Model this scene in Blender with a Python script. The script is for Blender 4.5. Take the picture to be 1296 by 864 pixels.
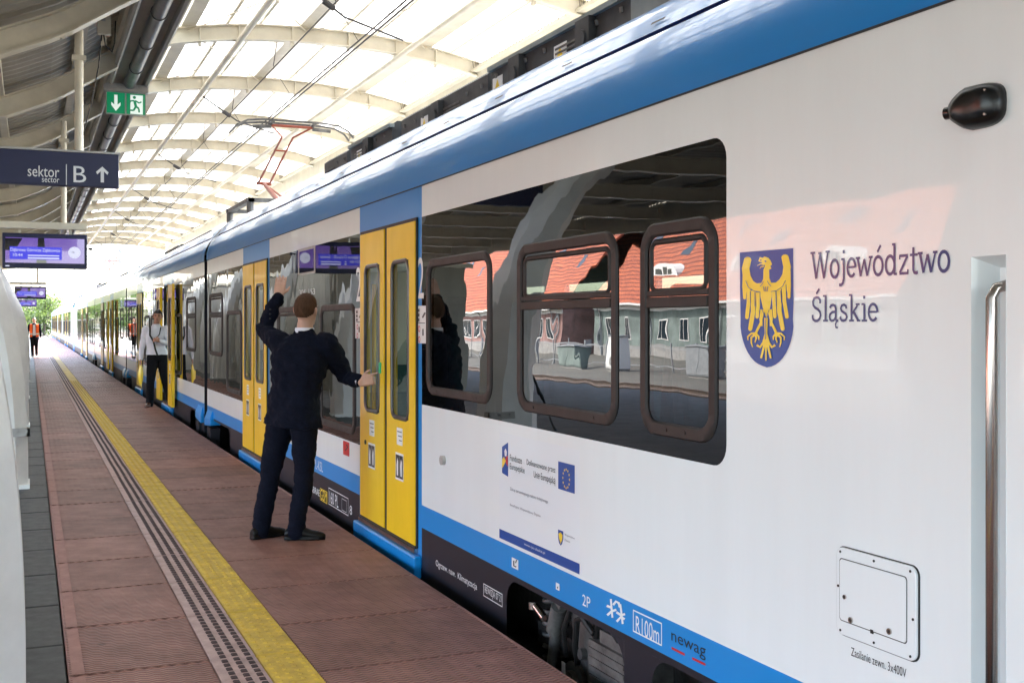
import bpy, bmesh, math, random
from mathutils import Vector, Matrix, noise

random.seed(7)
R = math.radians
scene = bpy.context.scene
for o in list(bpy.data.objects):
    bpy.data.objects.remove(o)

# ------------------------------------------------------------------ camera
F, VPX, HY = 1425.0, 38.0, 408.0            # focal length, vanishing point of the track, horizon (photo pixels, 1296 wide)
TH = math.atan((648 - VPX) / F)             # yaw of the camera against the track
CT, ST = math.cos(TH), math.sin(TH)
EYE = 1.6
cam = bpy.data.cameras.new('camera')
cam.sensor_width = 36
cam.lens = F / 1296 * 36
cam.shift_y = -(432 - HY) / 1296
cam.clip_start, cam.clip_end = 0.05, 5000
cam_ob = bpy.data.objects.new('camera', cam)
scene.collection.objects.link(cam_ob)
cam_ob.location = (0, 0, EYE)
cam_ob.rotation_euler = (R(90), 0, -TH)
scene.camera = cam_ob

# ------------------------------------------------------------------ world and sun
SUN_EL, SUN_AZ = 52, 64                    # azimuth clockwise from +Y
w = bpy.data.worlds.new('World')
scene.world = w
w.use_nodes = True
nt = w.node_tree
bg = nt.nodes['Background']
sky = nt.nodes.new('ShaderNodeTexSky')
sky.sky_type = 'NISHITA'
sky.sun_disc = False
sky.sun_elevation = R(SUN_EL)
sky.sun_rotation = R(SUN_AZ)
sky.dust_density = 3
sky.air_density = 1.0
sky.ozone_density = 0.6
hsv = nt.nodes.new('ShaderNodeHueSaturation')
hsv.inputs['Saturation'].default_value = 0.85
nt.links.new(sky.outputs[0], hsv.inputs['Color'])
nt.links.new(hsv.outputs[0], bg.inputs[0])
bg.inputs[1].default_value = 0.15
sl = bpy.data.lights.new('sun', 'SUN')
sl.energy = 2.0
sl.angle = R(0.6)
sl.color = (1.0, 0.985, 0.96)
so = bpy.data.objects.new('sun', sl)
scene.collection.objects.link(so)
sd = Vector((math.cos(R(SUN_EL)) * math.sin(R(SUN_AZ)), math.cos(R(SUN_EL)) * math.cos(R(SUN_AZ)), math.sin(R(SUN_EL))))
so.rotation_euler = (-sd).to_track_quat('-Z', 'Y').to_euler()
so.location = (20, -20, 60)

vs = scene.view_settings
vs.view_transform = 'Standard'
vs.look = 'None'
vs.exposure = 3.92
vs.gamma = 1
vs.use_curve_mapping = False
cy = scene.cycles
cy.use_denoising = True
cy.max_bounces = 9
cy.diffuse_bounces = 5
cy.glossy_bounces = 5
cy.transmission_bounces = 6
cy.transparent_max_bounces = 12
cy.caustics_reflective = False
cy.caustics_refractive = False
cy.sample_clamp_indirect = 8

# ------------------------------------------------------------------ photo pixels to places
def on_side(px, py, X):
    """point of the plane X = const (the train's side) seen at a photo pixel -> (Y, Z)"""
    k = X / (CT * (px - VPX))
    return k * F / CT - X * ST / CT, EYE + k * (HY - py)

# ------------------------------------------------------------------ helpers
COL = scene.collection

class MB:
    def __init__(s):
        s.v, s.f, s.m = [], [], []
    def add(s, vs, fs, mi=0):
        n = len(s.v)
        s.v += [tuple(p) for p in vs]
        s.f += [tuple(i + n for i in f) for f in fs]
        s.m += [mi] * len(fs)
        return s
    def box(s, x0, x1, y0, y1, z0, z1, mi=0):
        x0, x1 = min(x0, x1), max(x0, x1); y0, y1 = min(y0, y1), max(y0, y1); z0, z1 = min(z0, z1), max(z0, z1)
        return s.add([(x0, y0, z0), (x1, y0, z0), (x1, y1, z0), (x0, y1, z0), (x0, y0, z1), (x1, y0, z1), (x1, y1, z1), (x0, y1, z1)],
                     [(0, 3, 2, 1), (4, 5, 6, 7), (0, 1, 5, 4), (1, 2, 6, 5), (2, 3, 7, 6), (3, 0, 4, 7)], mi)
    def prism(s, poly, axis, a, b, mi=0):
        """extrude a 2D polygon along an axis between a and b"""
        def P(p, t):
            return {'x': (t, p[0], p[1]), 'y': (p[0], t, p[1]), 'z': (p[0], p[1], t)}[axis]
        n = len(poly)
        vs = [P(p, a) for p in poly] + [P(p, b) for p in poly]
        fs = [tuple(range(n)), tuple(range(2 * n - 1, n - 1, -1))] + [(i, i + n, (i + 1) % n + n, (i + 1) % n) for i in range(n)]
        return s.add(vs, fs, mi)
    def tube(s, pts, r, n=8, mi=0, cap=True):
        pts = [Vector(p) for p in pts]
        rs = r if isinstance(r, (list, tuple)) else [r] * len(pts)
        rings = []
        ref = None
        for i, p in enumerate(pts):
            d = (pts[min(i + 1, len(pts) - 1)] - pts[max(i - 1, 0)]).normalized()
            if ref is None:
                ref = Vector((0, 0, 1)) if abs(d.z) < .9 else Vector((1, 0, 0))
            a = d.cross(ref).normalized(); b = a.cross(d).normalized()
            ref = b
            rings.append([p + (a * math.cos(2 * math.pi * k / n) + b * math.sin(2 * math.pi * k / n)) * rs[i] for k in range(n)])
        return s.loft(rings, cap, mi)
    def loft(s, rings, cap=True, mi=0, closed=True):
        n = len(rings[0]); vs = [p for r_ in rings for p in r_]; fs = []
        for i in range(len(rings) - 1):
            for k in range(n if closed else n - 1):
                k2 = (k + 1) % n
                fs.append((i * n + k, i * n + k2, (i + 1) * n + k2, (i + 1) * n + k))
        if cap and closed:
            fs.append(tuple(range(n - 1, -1, -1)))
            m = (len(rings) - 1) * n
            fs.append(tuple(range(m, m + n)))
        return s.add(vs, fs, mi)
    def mesh(s, name):
        me = bpy.data.meshes.new(name)
        me.from_pydata(s.v, [], s.f)
        me.update()
        return me
    def orient(s, ref):
        """turn every face to the side of ref(centre)"""
        for i, f in enumerate(s.f):
            p = [Vector(s.v[k]) for k in f]
            n_ = Vector((0, 0, 0))
            for k in range(len(p)): n_ += p[k].cross(p[(k + 1) % len(p)])
            if n_.dot(ref(sum(p, Vector()) / len(p))) < 0: s.f[i] = tuple(reversed(f))
        return s
    def build(s, name, mat, parent=None, smooth=False, bevel=0, fix=True):
        me = s.mesh(name)
        mats = mat if isinstance(mat, (list, tuple)) else [mat]
        for m in mats:
            me.materials.append(m)
        me.polygons.foreach_set('material_index', s.m)
        if fix:
            bm = bmesh.new(); bm.from_mesh(me)
            bmesh.ops.recalc_face_normals(bm, faces=bm.faces)
            bm.to_mesh(me); bm.free()
        if smooth:
            me.polygons.foreach_set('use_smooth', [True] * len(me.polygons))
            if smooth != 'all':
                me.set_sharp_from_angle(angle=R(40))
        o = link(name, me, parent)
        if bevel:
            b = o.modifiers.new('bevel', 'BEVEL'); b.width = bevel; b.segments = 2; b.limit_method = 'ANGLE'
        return o

def link(name, data, parent=None):
    o = bpy.data.objects.new(name, data)
    COL.objects.link(o)
    if parent is not None:
        o.parent = parent
    return o

def tag(o, label=None, cat=None, group=None, kind=None):
    if label: o['label'] = label
    if cat: o['category'] = cat
    if group: o['group'] = group
    if kind: o['kind'] = kind
    return o

def empty(name, loc=(0, 0, 0), rz=0, **k):
    o = link(name, None)
    o.empty_display_size = .2
    o.location = loc
    o.rotation_euler = (0, 0, rz)
    return tag(o, **k)

def copy_tree(o, parent=None, dy=0):
    c = o.copy(); COL.objects.link(c); c.parent = parent
    if parent is None:
        c.location.y += dy
    for ch in list(o.children):
        copy_tree(ch, c)
    return c

# ------------------------------------------------------------------ materials
def mat(name, col, rough=.5, metal=0, coat=0, var=0, vscale=5, bump=0, bscale=20, ior=1.5, coat_rough=.03, spec=.5, emit=None, estr=1, dirt=None, stretch=(1, 1, 1), wave=None):
    m = bpy.data.materials.new(name)
    m.use_nodes = True
    t = m.node_tree
    b = t.nodes['Principled BSDF']
    col = tuple(col) + (1,)
    b.inputs['Base Color'].default_value = col
    b.inputs['Roughness'].default_value = rough
    b.inputs['Metallic'].default_value = metal
    b.inputs['IOR'].default_value = ior
    b.inputs['Specular IOR Level'].default_value = spec
    b.inputs['Coat Weight'].default_value = coat
    b.inputs['Coat Roughness'].default_value = coat_rough
    if emit:
        b.inputs['Emission Color'].default_value = tuple(emit) + (1,)
        b.inputs['Emission Strength'].default_value = estr
    tc = None
    def coords():
        nonlocal tc
        if tc is None:
            c = t.nodes.new('ShaderNodeTexCoord'); mp = t.nodes.new('ShaderNodeMapping')
            mp.inputs['Scale'].default_value = stretch
            t.links.new(c.outputs['Object'], mp.inputs[0])
            tc = mp.outputs[0]
        return tc
    if var:
        n = t.nodes.new('ShaderNodeTexNoise'); n.inputs['Scale'].default_value = vscale; n.inputs['Detail'].default_value = 6
        n.inputs['Roughness'].default_value = .65
        t.links.new(coords(), n.inputs['Vector'])
        mx = t.nodes.new('ShaderNodeMix'); mx.data_type = 'RGBA'
        d = dirt or tuple(c * (1 - var) for c in col[:3])
        l = tuple(min(1, c * (1 + var * .5)) for c in col[:3])
        mr = t.nodes.new('ShaderNodeMapRange'); mr.inputs[1].default_value = .32; mr.inputs[2].default_value = .68
        t.links.new(n.outputs[0], mr.inputs[0]); t.links.new(mr.outputs[0], mx.inputs[0])
        mx.inputs[6].default_value = tuple(d) + (1,); mx.inputs[7].default_value = l + (1,)
        t.links.new(mx.outputs[2], b.inputs['Base Color'])
        ra = t.nodes.new('ShaderNodeMapRange')
        ra.inputs[3].default_value = min(1, rough * 1.2 + .02); ra.inputs[4].default_value = rough * .85
        t.links.new(n.outputs[0], ra.inputs[0]); t.links.new(ra.outputs[0], b.inputs['Roughness'])
    if bump:
        n2 = t.nodes.new('ShaderNodeTexNoise'); n2.inputs['Scale'].default_value = bscale; n2.inputs['Detail'].default_value = 3
        t.links.new(coords(), n2.inputs['Vector'])
        bp = t.nodes.new('ShaderNodeBump'); bp.inputs['Strength'].default_value = 1; bp.inputs['Distance'].default_value = bump
        t.links.new(n2.outputs[0], bp.inputs['Height'])
        t.links.new(bp.outputs[0], b.inputs['Normal'])
        if coat:
            t.links.new(bp.outputs[0], b.inputs['Coat Normal'])
    return m

def sheet_mat(name, col, trans):
    m = bpy.data.materials.new(name); m.use_nodes = True; t = m.node_tree
    for n in list(t.nodes): t.nodes.remove(n)
    out = t.nodes.new('ShaderNodeOutputMaterial'); mx = t.nodes.new('ShaderNodeMixShader')
    tr = t.nodes.new('ShaderNodeBsdfTranslucent'); df = t.nodes.new('ShaderNodeBsdfDiffuse')
    c = t.nodes.new('ShaderNodeTexCoord'); n = t.nodes.new('ShaderNodeTexNoise'); n.inputs['Scale'].default_value = 1.3; n.inputs['Detail'].default_value = 5
    t.links.new(c.outputs['Object'], n.inputs['Vector'])
    cr = t.nodes.new('ShaderNodeMix'); cr.data_type = 'RGBA'
    cr.inputs[6].default_value = (col[0] * .8, col[1] * .8, col[2] * .79, 1); cr.inputs[7].default_value = tuple(col) + (1,)
    t.links.new(n.outputs[0], cr.inputs[0])
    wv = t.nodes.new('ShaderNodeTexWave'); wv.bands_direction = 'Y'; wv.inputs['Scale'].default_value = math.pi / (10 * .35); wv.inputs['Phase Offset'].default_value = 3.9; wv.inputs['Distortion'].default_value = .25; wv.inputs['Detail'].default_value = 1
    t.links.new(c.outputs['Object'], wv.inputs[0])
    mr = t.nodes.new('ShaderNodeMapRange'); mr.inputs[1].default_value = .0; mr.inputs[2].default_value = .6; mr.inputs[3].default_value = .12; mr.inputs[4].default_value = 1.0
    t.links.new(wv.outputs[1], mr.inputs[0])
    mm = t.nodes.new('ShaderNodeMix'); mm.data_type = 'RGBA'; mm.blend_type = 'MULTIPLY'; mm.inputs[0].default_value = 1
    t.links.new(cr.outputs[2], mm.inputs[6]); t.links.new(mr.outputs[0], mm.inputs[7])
    t.links.new(mm.outputs[2], tr.inputs[0]); t.links.new(mm.outputs[2], df.inputs[0])
    mx.inputs[0].default_value = trans
    t.links.new(df.outputs[0], mx.inputs[1]); t.links.new(tr.outputs[0], mx.inputs[2]); t.links.new(mx.outputs[0], out.inputs[0])
    return m

def glass_mat(name, tint, ior, wav=.0):
    m = bpy.data.materials.new(name); m.use_nodes = True; t = m.node_tree
    for n in list(t.nodes): t.nodes.remove(n)
    out = t.nodes.new('ShaderNodeOutputMaterial'); mx = t.nodes.new('ShaderNodeMixShader')
    tr = t.nodes.new('ShaderNodeBsdfTransparent'); gl = t.nodes.new('ShaderNodeBsdfGlossy'); fr = t.nodes.new('ShaderNodeFresnel')
    tr.inputs[0].default_value = tuple(tint) + (1,)
    gl.inputs['Roughness'].default_value = 0.0
    gl.inputs[0].default_value = (1, 1, 1, 1)
    fr.inputs[0].default_value = ior
    if wav:
        c = t.nodes.new('ShaderNodeTexCoord'); n = t.nodes.new('ShaderNodeTexNoise'); n.inputs['Scale'].default_value = 2.2
        b = t.nodes.new('ShaderNodeBump'); b.inputs['Distance'].default_value = wav
        t.links.new(c.outputs['Object'], n.inputs['Vector']); t.links.new(n.outputs[0], b.inputs['Height']); t.links.new(b.outputs[0], gl.inputs['Normal'])
    t.links.new(fr.outputs[0], mx.inputs[0]); t.links.new(tr.outputs[0], mx.inputs[1]); t.links.new(gl.outputs[0], mx.inputs[2])
    t.links.new(mx.outputs[0], out.inputs[0])
    return m

def emit_mat(name, col, s):
    return mat(name, (0, 0, 0), rough=.3, emit=col, estr=s)

def slab_mat(name, col, col2, period=.030, zig=.03, depth=.009):
    """non-slip concrete slab: zig-zag ribs running across the platform"""
    m = mat(name, col, rough=.52, var=.28, vscale=4.5, spec=.32)
    t = m.node_tree; b = t.nodes['Principled BSDF']
    c = t.nodes.new('ShaderNodeTexCoord'); sp = t.nodes.new('ShaderNodeSeparateXYZ')
    t.links.new(c.outputs['Object'], sp.inputs[0])
    def M(op, a, bb=None):
        n = t.nodes.new('ShaderNodeMath'); n.operation = op
        for i, x in enumerate((a, bb)):
            if x is None: continue
            if isinstance(x, (int, float)): n.inputs[i].default_value = x
            else: t.links.new(x, n.inputs[i])
        return n.outputs[0]
    zz = M('PINGPONG', sp.outputs['X'], zig)
    yy = M('ADD', M('DIVIDE', sp.outputs['Y'], period), M('MULTIPLY', zz, .45 / zig))
    h = M('SINE', M('MULTIPLY', yy, 2 * math.pi))
    bp = t.nodes.new('ShaderNodeBump'); bp.inputs['Distance'].default_value = depth; bp.inputs['Strength'].default_value = .8
    t.links.new(h, bp.inputs['Height'])
    n2 = t.nodes.new('ShaderNodeTexNoise'); n2.inputs['Scale'].default_value = 160
    t.links.new(c.outputs['Object'], n2.inputs['Vector'])
    b2 = t.nodes.new('ShaderNodeBump'); b2.inputs['Distance'].default_value = .0012
    t.links.new(n2.outputs[0], b2.inputs['Height']); t.links.new(bp.outputs[0], b2.inputs['Normal'])
    t.links.new(b2.outputs[0], b.inputs['Normal'])
    gr = t.nodes.new('ShaderNodeMapRange'); gr.inputs[1].default_value = -1; gr.inputs[2].default_value = .3; gr.inputs[3].default_value = .50; gr.inputs[4].default_value = 1   # dirt lying in the grooves
    t.links.new(h, gr.inputs[0])
    # large, slow differences between slabs and stains that run over several of them
    g = t.nodes.new('ShaderNodeNewGeometry')
    n3 = t.nodes.new('ShaderNodeTexNoise'); n3.inputs['Scale'].default_value = .9; n3.inputs['Detail'].default_value = 6
    t.links.new(g.outputs['Position'], n3.inputs['Vector'])
    oi = t.nodes.new('ShaderNodeObjectInfo')
    f = M('ADD', M('MULTIPLY', n3.outputs[0], .7), M('MULTIPLY', oi.outputs['Random'], .35))
    mx = t.nodes.new('ShaderNodeMix'); mx.data_type = 'RGBA'; mx.blend_type = 'MULTIPLY'; mx.inputs[0].default_value = 1
    src = b.inputs['Base Color'].links[0].from_socket
    cr = t.nodes.new('ShaderNodeMapRange'); cr.inputs[1].default_value = .2; cr.inputs[2].default_value = .8; cr.inputs[3].default_value = .62; cr.inputs[4].default_value = 1.2
    t.links.new(f, cr.inputs[0])
    vo = t.nodes.new('ShaderNodeTexVoronoi'); vo.inputs['Scale'].default_value = 2.6
    t.links.new(g.outputs['Position'], vo.inputs['Vector'])
    sp2 = t.nodes.new('ShaderNodeMapRange'); sp2.inputs[1].default_value = .035; sp2.inputs[2].default_value = .07; sp2.inputs[3].default_value = .55; sp2.inputs[4].default_value = 1
    t.links.new(vo.outputs['Distance'], sp2.inputs[0])
    n4 = t.nodes.new('ShaderNodeTexNoise'); n4.inputs['Scale'].default_value = 3.5; n4.inputs['Detail'].default_value = 8; n4.inputs['Roughness'].default_value = .7
    t.links.new(g.outputs['Position'], n4.inputs['Vector'])
    sp3 = t.nodes.new('ShaderNodeMapRange'); sp3.inputs[1].default_value = .58; sp3.inputs[2].default_value = .72; sp3.inputs[3].default_value = 1; sp3.inputs[4].default_value = .7
    t.links.new(n4.outputs[0], sp3.inputs[0])
    spots = M('MULTIPLY', M('MULTIPLY', M('MULTIPLY', cr.outputs[0], gr.outputs[0]), sp2.outputs[0]), sp3.outputs[0])
    t.links.new(src, mx.inputs[6]); t.links.new(spots, mx.inputs[7]); t.links.new(mx.outputs[2], b.inputs['Base Color'])
    return m

M = {}
M['white'] = mat('white_paint', (.82, .86, .87), rough=.32, coat=.6, coat_rough=.02, var=.03, vscale=1.2, stretch=(1, 3.0, .35))
M['band'] = mat('black_gloss_band', (.003, .003, .003), rough=.015, coat=.35, ior=1.5, coat_rough=.01)
M['blue'] = mat('blue_paint', (.0, .235, .63), rough=.35, coat=.25, coat_rough=.03)
M['roofblue'] = mat('roof_blue_paint', (.0, .20, .58), rough=.33, coat=.45, bump=.009, bscale=2.0, stretch=(1, .6, 1), coat_rough=.05)
M['roofgrey'] = mat('roof_pale_paint', (.5, .53, .54), rough=.35, coat=.6, bump=.01, bscale=2.2, var=.15, vscale=3)
M['skirt'] = mat('dark_grey_paint', (.010, .011, .018), rough=.5, coat=.05, spec=.3, bump=.001, bscale=3)
M['yellow'] = mat('yellow_paint', (.92, .58, .004), rough=.38, coat=.25, coat_rough=.03, var=.06, vscale=2.5, stretch=(1, 2, .5))
M['black'] = mat('black_rubber', (.008, .008, .008), rough=.55)
M['seal'] = mat('door_seal', (.045, .038, .036), rough=.4, coat=.2)
M['beige'] = mat('beige_cladding', (.33, .30, .24), rough=.5, var=.2, vscale=2)
M['frame'] = mat('window_frame', (.026, .022, .021), rough=.5, coat=.0, spec=.3, var=.1, vscale=8)
M['pane'] = glass_mat('window_glass', (.12, .14, .135), 1.72, .0012)
M['doorpane'] = glass_mat('door_glass', (.62, .70, .67), 1.6)
M['under'] = mat('underframe_grime', (.012, .011, .010), rough=.7, var=.5, vscale=6, bump=.01, bscale=14)
M['machine'] = mat('machine_grey', (.14, .135, .13), rough=.5, var=.5, vscale=9, metal=.3)
M['steel'] = mat('brushed_steel', (.55, .5, .46), rough=.22, metal=1, var=.15, vscale=30, stretch=(8, 8, .3))
M['rail'] = mat('rail_steel', (.22, .17, .14), rough=.4, metal=.7, var=.4, vscale=12)
M['inner'] = mat('interior_panel', (.55, .58, .56), rough=.5)
M['seat'] = mat('seat_fabric', (.02, .09, .10), rough=.8, var=.3, vscale=40)
M['floorin'] = mat('interior_floor', (.12, .13, .14), rough=.6)
M['equip'] = mat('roof_equipment', (.045, .047, .05), rough=.55, var=.3, vscale=5, metal=.2)
M['equipl'] = mat('roof_equipment_light', (.2, .23, .23), rough=.45, var=.2, vscale=4)
M['ink'] = mat('navy_ink', (.010, .026, .15), rough=.35, coat=.3)
M['inkblack'] = mat('black_ink', (.012, .012, .014), rough=.35)
M['inkgrey'] = mat('grey_ink', (.16, .16, .2), rough=.4)
M['inkwhite'] = mat('white_ink', (.8, .8, .8), rough=.4)
M['inkred'] = mat('red_ink', (.55, .01, .015), rough=.35)
M['inkyellow'] = mat('yellow_ink', (.92, .64, .03), rough=.35, coat=.15)
M['inkblue'] = mat('royal_blue_ink', (.0, .062, .31), rough=.4, coat=.08)
M['poster'] = mat('poster_film', (.80, .845, .88), rough=.32, coat=.6, coat_rough=.02)
M['slab'] = slab_mat('red_slab', (.40, .192, .148), None)
M['slabplain'] = mat('red_slab_smooth', (.36, .182, .145), rough=.7, var=.25, vscale=6, bump=.001, bscale=150)
M['tactile'] = mat('pale_tactile', (.50, .35, .31), rough=.7, var=.25, vscale=8)
M['dash'] = mat('tactile_dash', (.055, .028, .027), rough=.75, var=.4, vscale=20)
M['yslab'] = mat('yellow_tactile', (.66, .44, .035), rough=.65, var=.3, vscale=6, dirt=(.42, .27, .04))
M['granite'] = mat('dark_granite', (.034, .036, .034), rough=.55, var=.45, vscale=9, bump=.001, bscale=200)
M['concrete'] = mat('concrete', (.26, .25, .23), rough=.85, var=.3, vscale=3, bump=.004, bscale=40)
M['cream'] = mat('cream_steel', (.66, .605, .485), rough=.45, var=.14, vscale=2.5, coat=.15)
M['creamd'] = mat('opaque_sheet', (.42, .39, .325), rough=.5, var=.15, vscale=2)
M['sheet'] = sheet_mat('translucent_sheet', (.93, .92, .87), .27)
M['pylon'] = mat('pylon_white', (.82, .82, .80), rough=.42, var=.14, vscale=1.5, coat=.2)
M['pipe'] = mat('grey_pipe', (.10, .095, .095), rough=.3, var=.25, vscale=4, metal=.2)
M['signblue'] = mat('sign_navy', (.006, .010, .05), rough=.4)
M['signtext'] = mat('sign_white', (.72, .72, .72), rough=.5)
M['exitgreen'] = mat('exit_green', (.0, .20, .085), rough=.3, emit=(.0, .22, .09), estr=.04)
M['exitwhite'] = mat('exit_white', (.8, .85, .82), rough=.3, emit=(.8, .9, .85), estr=.04)
M['casing'] = mat('grey_casing', (.38, .37, .35), rough=.45, var=.1, vscale=8)
M['panto'] = mat('pantograph_red', (.30, .05, .015), rough=.4, var=.2, vscale=12)
M['wire'] = mat('copper_wire', (.06, .05, .045), rough=.5, metal=.5)
M['ballast'] = mat('ballast', (.11, .09, .075), rough=.95, var=.55, vscale=14, bump=.05, bscale=16)
M['ground'] = mat('ground_earth', (.075, .07, .055), rough=.95, var=.35, vscale=.25, bump=.02, bscale=2)
M['sleeper'] = mat('sleeper', (.2, .18, .16), rough=.9, var=.3, vscale=5)
M['leaf'] = mat('foliage', (.07, .11, .035), rough=.6, var=.5, vscale=.8)
_t = M['leaf'].node_tree; _o = _t.nodes['Material Output']; _p = _t.nodes['Principled BSDF']; _tr = _t.nodes.new('ShaderNodeBsdfTranslucent'); _tr.inputs[0].default_value = (.10, .15, .03, 1); _mx = _t.nodes.new('ShaderNodeMixShader'); _mx.inputs[0].default_value = .45
_t.links.new(_p.outputs[0], _mx.inputs[1]); _t.links.new(_tr.outputs[0], _mx.inputs[2]); _t.links.new(_mx.outputs[0], _o.inputs[0])
M['bark'] = mat('bark', (.08, .06, .045), rough=.9, var=.4, vscale=6)
M['tile'] = mat('roof_tile', (.36, .085, .03), rough=.75, var=.28, vscale=2.5)
M['walla'] = mat('pale_green_render', (.15, .185, .165), rough=.85, var=.45, vscale=.9)
M['wallb'] = mat('pink_render', (.25, .14, .12), rough=.85, var=.45, vscale=.8)
M['bwin'] = mat('building_window', (.02, .025, .03), rough=.05)
M['trim'] = mat('white_trim', (.62, .61, .57), rough=.6)
M['mast'] = mat('galvanised_mast', (.3, .31, .31), rough=.5, metal=.4, var=.2, vscale=3)

# roof tiles laid in courses
t_ = M['tile'].node_tree
_c = t_.nodes.new('ShaderNodeTexCoord'); _s = t_.nodes.new('ShaderNodeSeparateXYZ'); _k = t_.nodes.new('ShaderNodeCombineXYZ'); _b = t_.nodes.new('ShaderNodeTexBrick')
t_.links.new(_c.outputs['Object'], _s.inputs[0]); t_.links.new(_s.outputs['Y'], _k.inputs[0]); t_.links.new(_s.outputs['Z'], _k.inputs[1]); t_.links.new(_k.outputs[0], _b.inputs[0])
_b.inputs['Color1'].default_value = (.40, .095, .032, 1); _b.inputs['Color2'].default_value = (.27, .058, .022, 1); _b.inputs['Mortar'].default_value = (.10, .02, .012, 1)
_b.inputs['Scale'].default_value = 1; _b.inputs['Brick Width'].default_value = .42; _b.inputs['Row Height'].default_value = .34; _b.inputs['Mortar Size'].default_value = .045; _b.inputs['Mortar Smooth'].default_value = .6
_bp = t_.nodes.new('ShaderNodeBump'); _bp.inputs['Distance'].default_value = .06; _bp.invert = True
t_.links.new(_b.outputs['Fac'], _bp.inputs['Height']); t_.links.new(_bp.outputs[0], t_.nodes['Principled BSDF'].inputs['Normal']); t_.links.new(_b.outputs['Color'], t_.nodes['Principled BSDF'].inputs['Base Color'])

# ------------------------------------------------------------------ lettering (the built-in font, turned into flat meshes)
_tcache = {}
def text_geo(s):
    if s not in _tcache:
        cu = bpy.data.curves.new('lettering', 'FONT'); cu.body = s; cu.size = 1; cu.resolution_u = 3
        ob = bpy.data.objects.new('lettering', cu); COL.objects.link(ob)
        dg = bpy.context.evaluated_depsgraph_get(); dg.update()
        me = bpy.data.meshes.new_from_object(ob.evaluated_get(dg))
        vs = [(v.co.x, v.co.y) for v in me.vertices]; fs = [tuple(p.vertices) for p in me.polygons]
        bpy.data.objects.remove(ob); bpy.data.meshes.remove(me)
        if not vs:
            vs, fs = [(0, 0), (1, 0), (0, 1)], []
        x0 = min(v[0] for v in vs); x1 = max(v[0] for v in vs); y0 = min(v[1] for v in vs); y1 = max(v[1] for v in vs)
        _tcache[s] = ([((x - x0) / (x1 - x0), (y - y0) / (y1 - y0)) for x, y in vs], fs)
    return _tcache[s]

def text_rect(mb, s, o, ux, uy, mi=0):
    """fit a string into the rectangle spanned by ux, uy from the corner o"""
    vs, fs = text_geo(s)
    o, ux, uy = Vector(o), Vector(ux), Vector(uy)
    mb.add([o + ux * x + uy * y for x, y in vs], fs, mi)

# ================================================================== the setting
RAILZ = -.76
PE = 2.235                                   # platform edge
SX = 2.39                                    # side of the train
TC = 3.815                                   # middle of its track

g = MB(); g.add([(-900, -300, RAILZ - .36), (900, -300, RAILZ - .36), (900, 2500, RAILZ - .36), (-900, 2500, RAILZ - .36)], [(0, 1, 2, 3)])
tag(g.build('ground', M['ground']), kind='structure')

def track(cx, y0, y1, near):
    b = MB()
    b.prism([(cx - 2.1, RAILZ - .352), (cx - 1.5, RAILZ - .2), (cx + 1.5, RAILZ - .2), (cx + 2.1, RAILZ - .352)], 'y', y0, y1)
    bed = tag(b.build('track_bed', M['ballast']), kind='structure')
    for s in (-1, 1):
        x = cx + s * .7525
        r = MB()
        r.prism([(x - .07, RAILZ - .17), (x + .07, RAILZ - .17), (x + .07, RAILZ - .155), (x + .012, RAILZ - .13), (x + .012, RAILZ - .045), (x + .036, RAILZ - .03), (x + .036, RAILZ),
                 (x - .036, RAILZ), (x - .036, RAILZ - .03), (x - .012, RAILZ - .045), (x - .012, RAILZ - .13), (x - .07, RAILZ - .155)], 'y', y0, y1)
        r.build('rail', M['rail'], bed)
    sm = MB(); sm.box(cx - 1.3, cx + 1.3, -.12, .12, RAILZ - .3, RAILZ - .17)
    first = None
    for i in range(near):
        if first is None:
            first = sm.build('sleeper', M['sleeper'], bed); o = first
        else:
            o = first.copy(); COL.objects.link(o)
        o.location.y = y0 + .4 + i * .65 if near < 100 else y0 + i * .65
    return bed
track(TC, -14, 420, 60)
track(TC + 4.6, -14, 420, 20)
track(-10.6, -14, 420, 250)
track(-16.0, -14, 420, 250)

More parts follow.
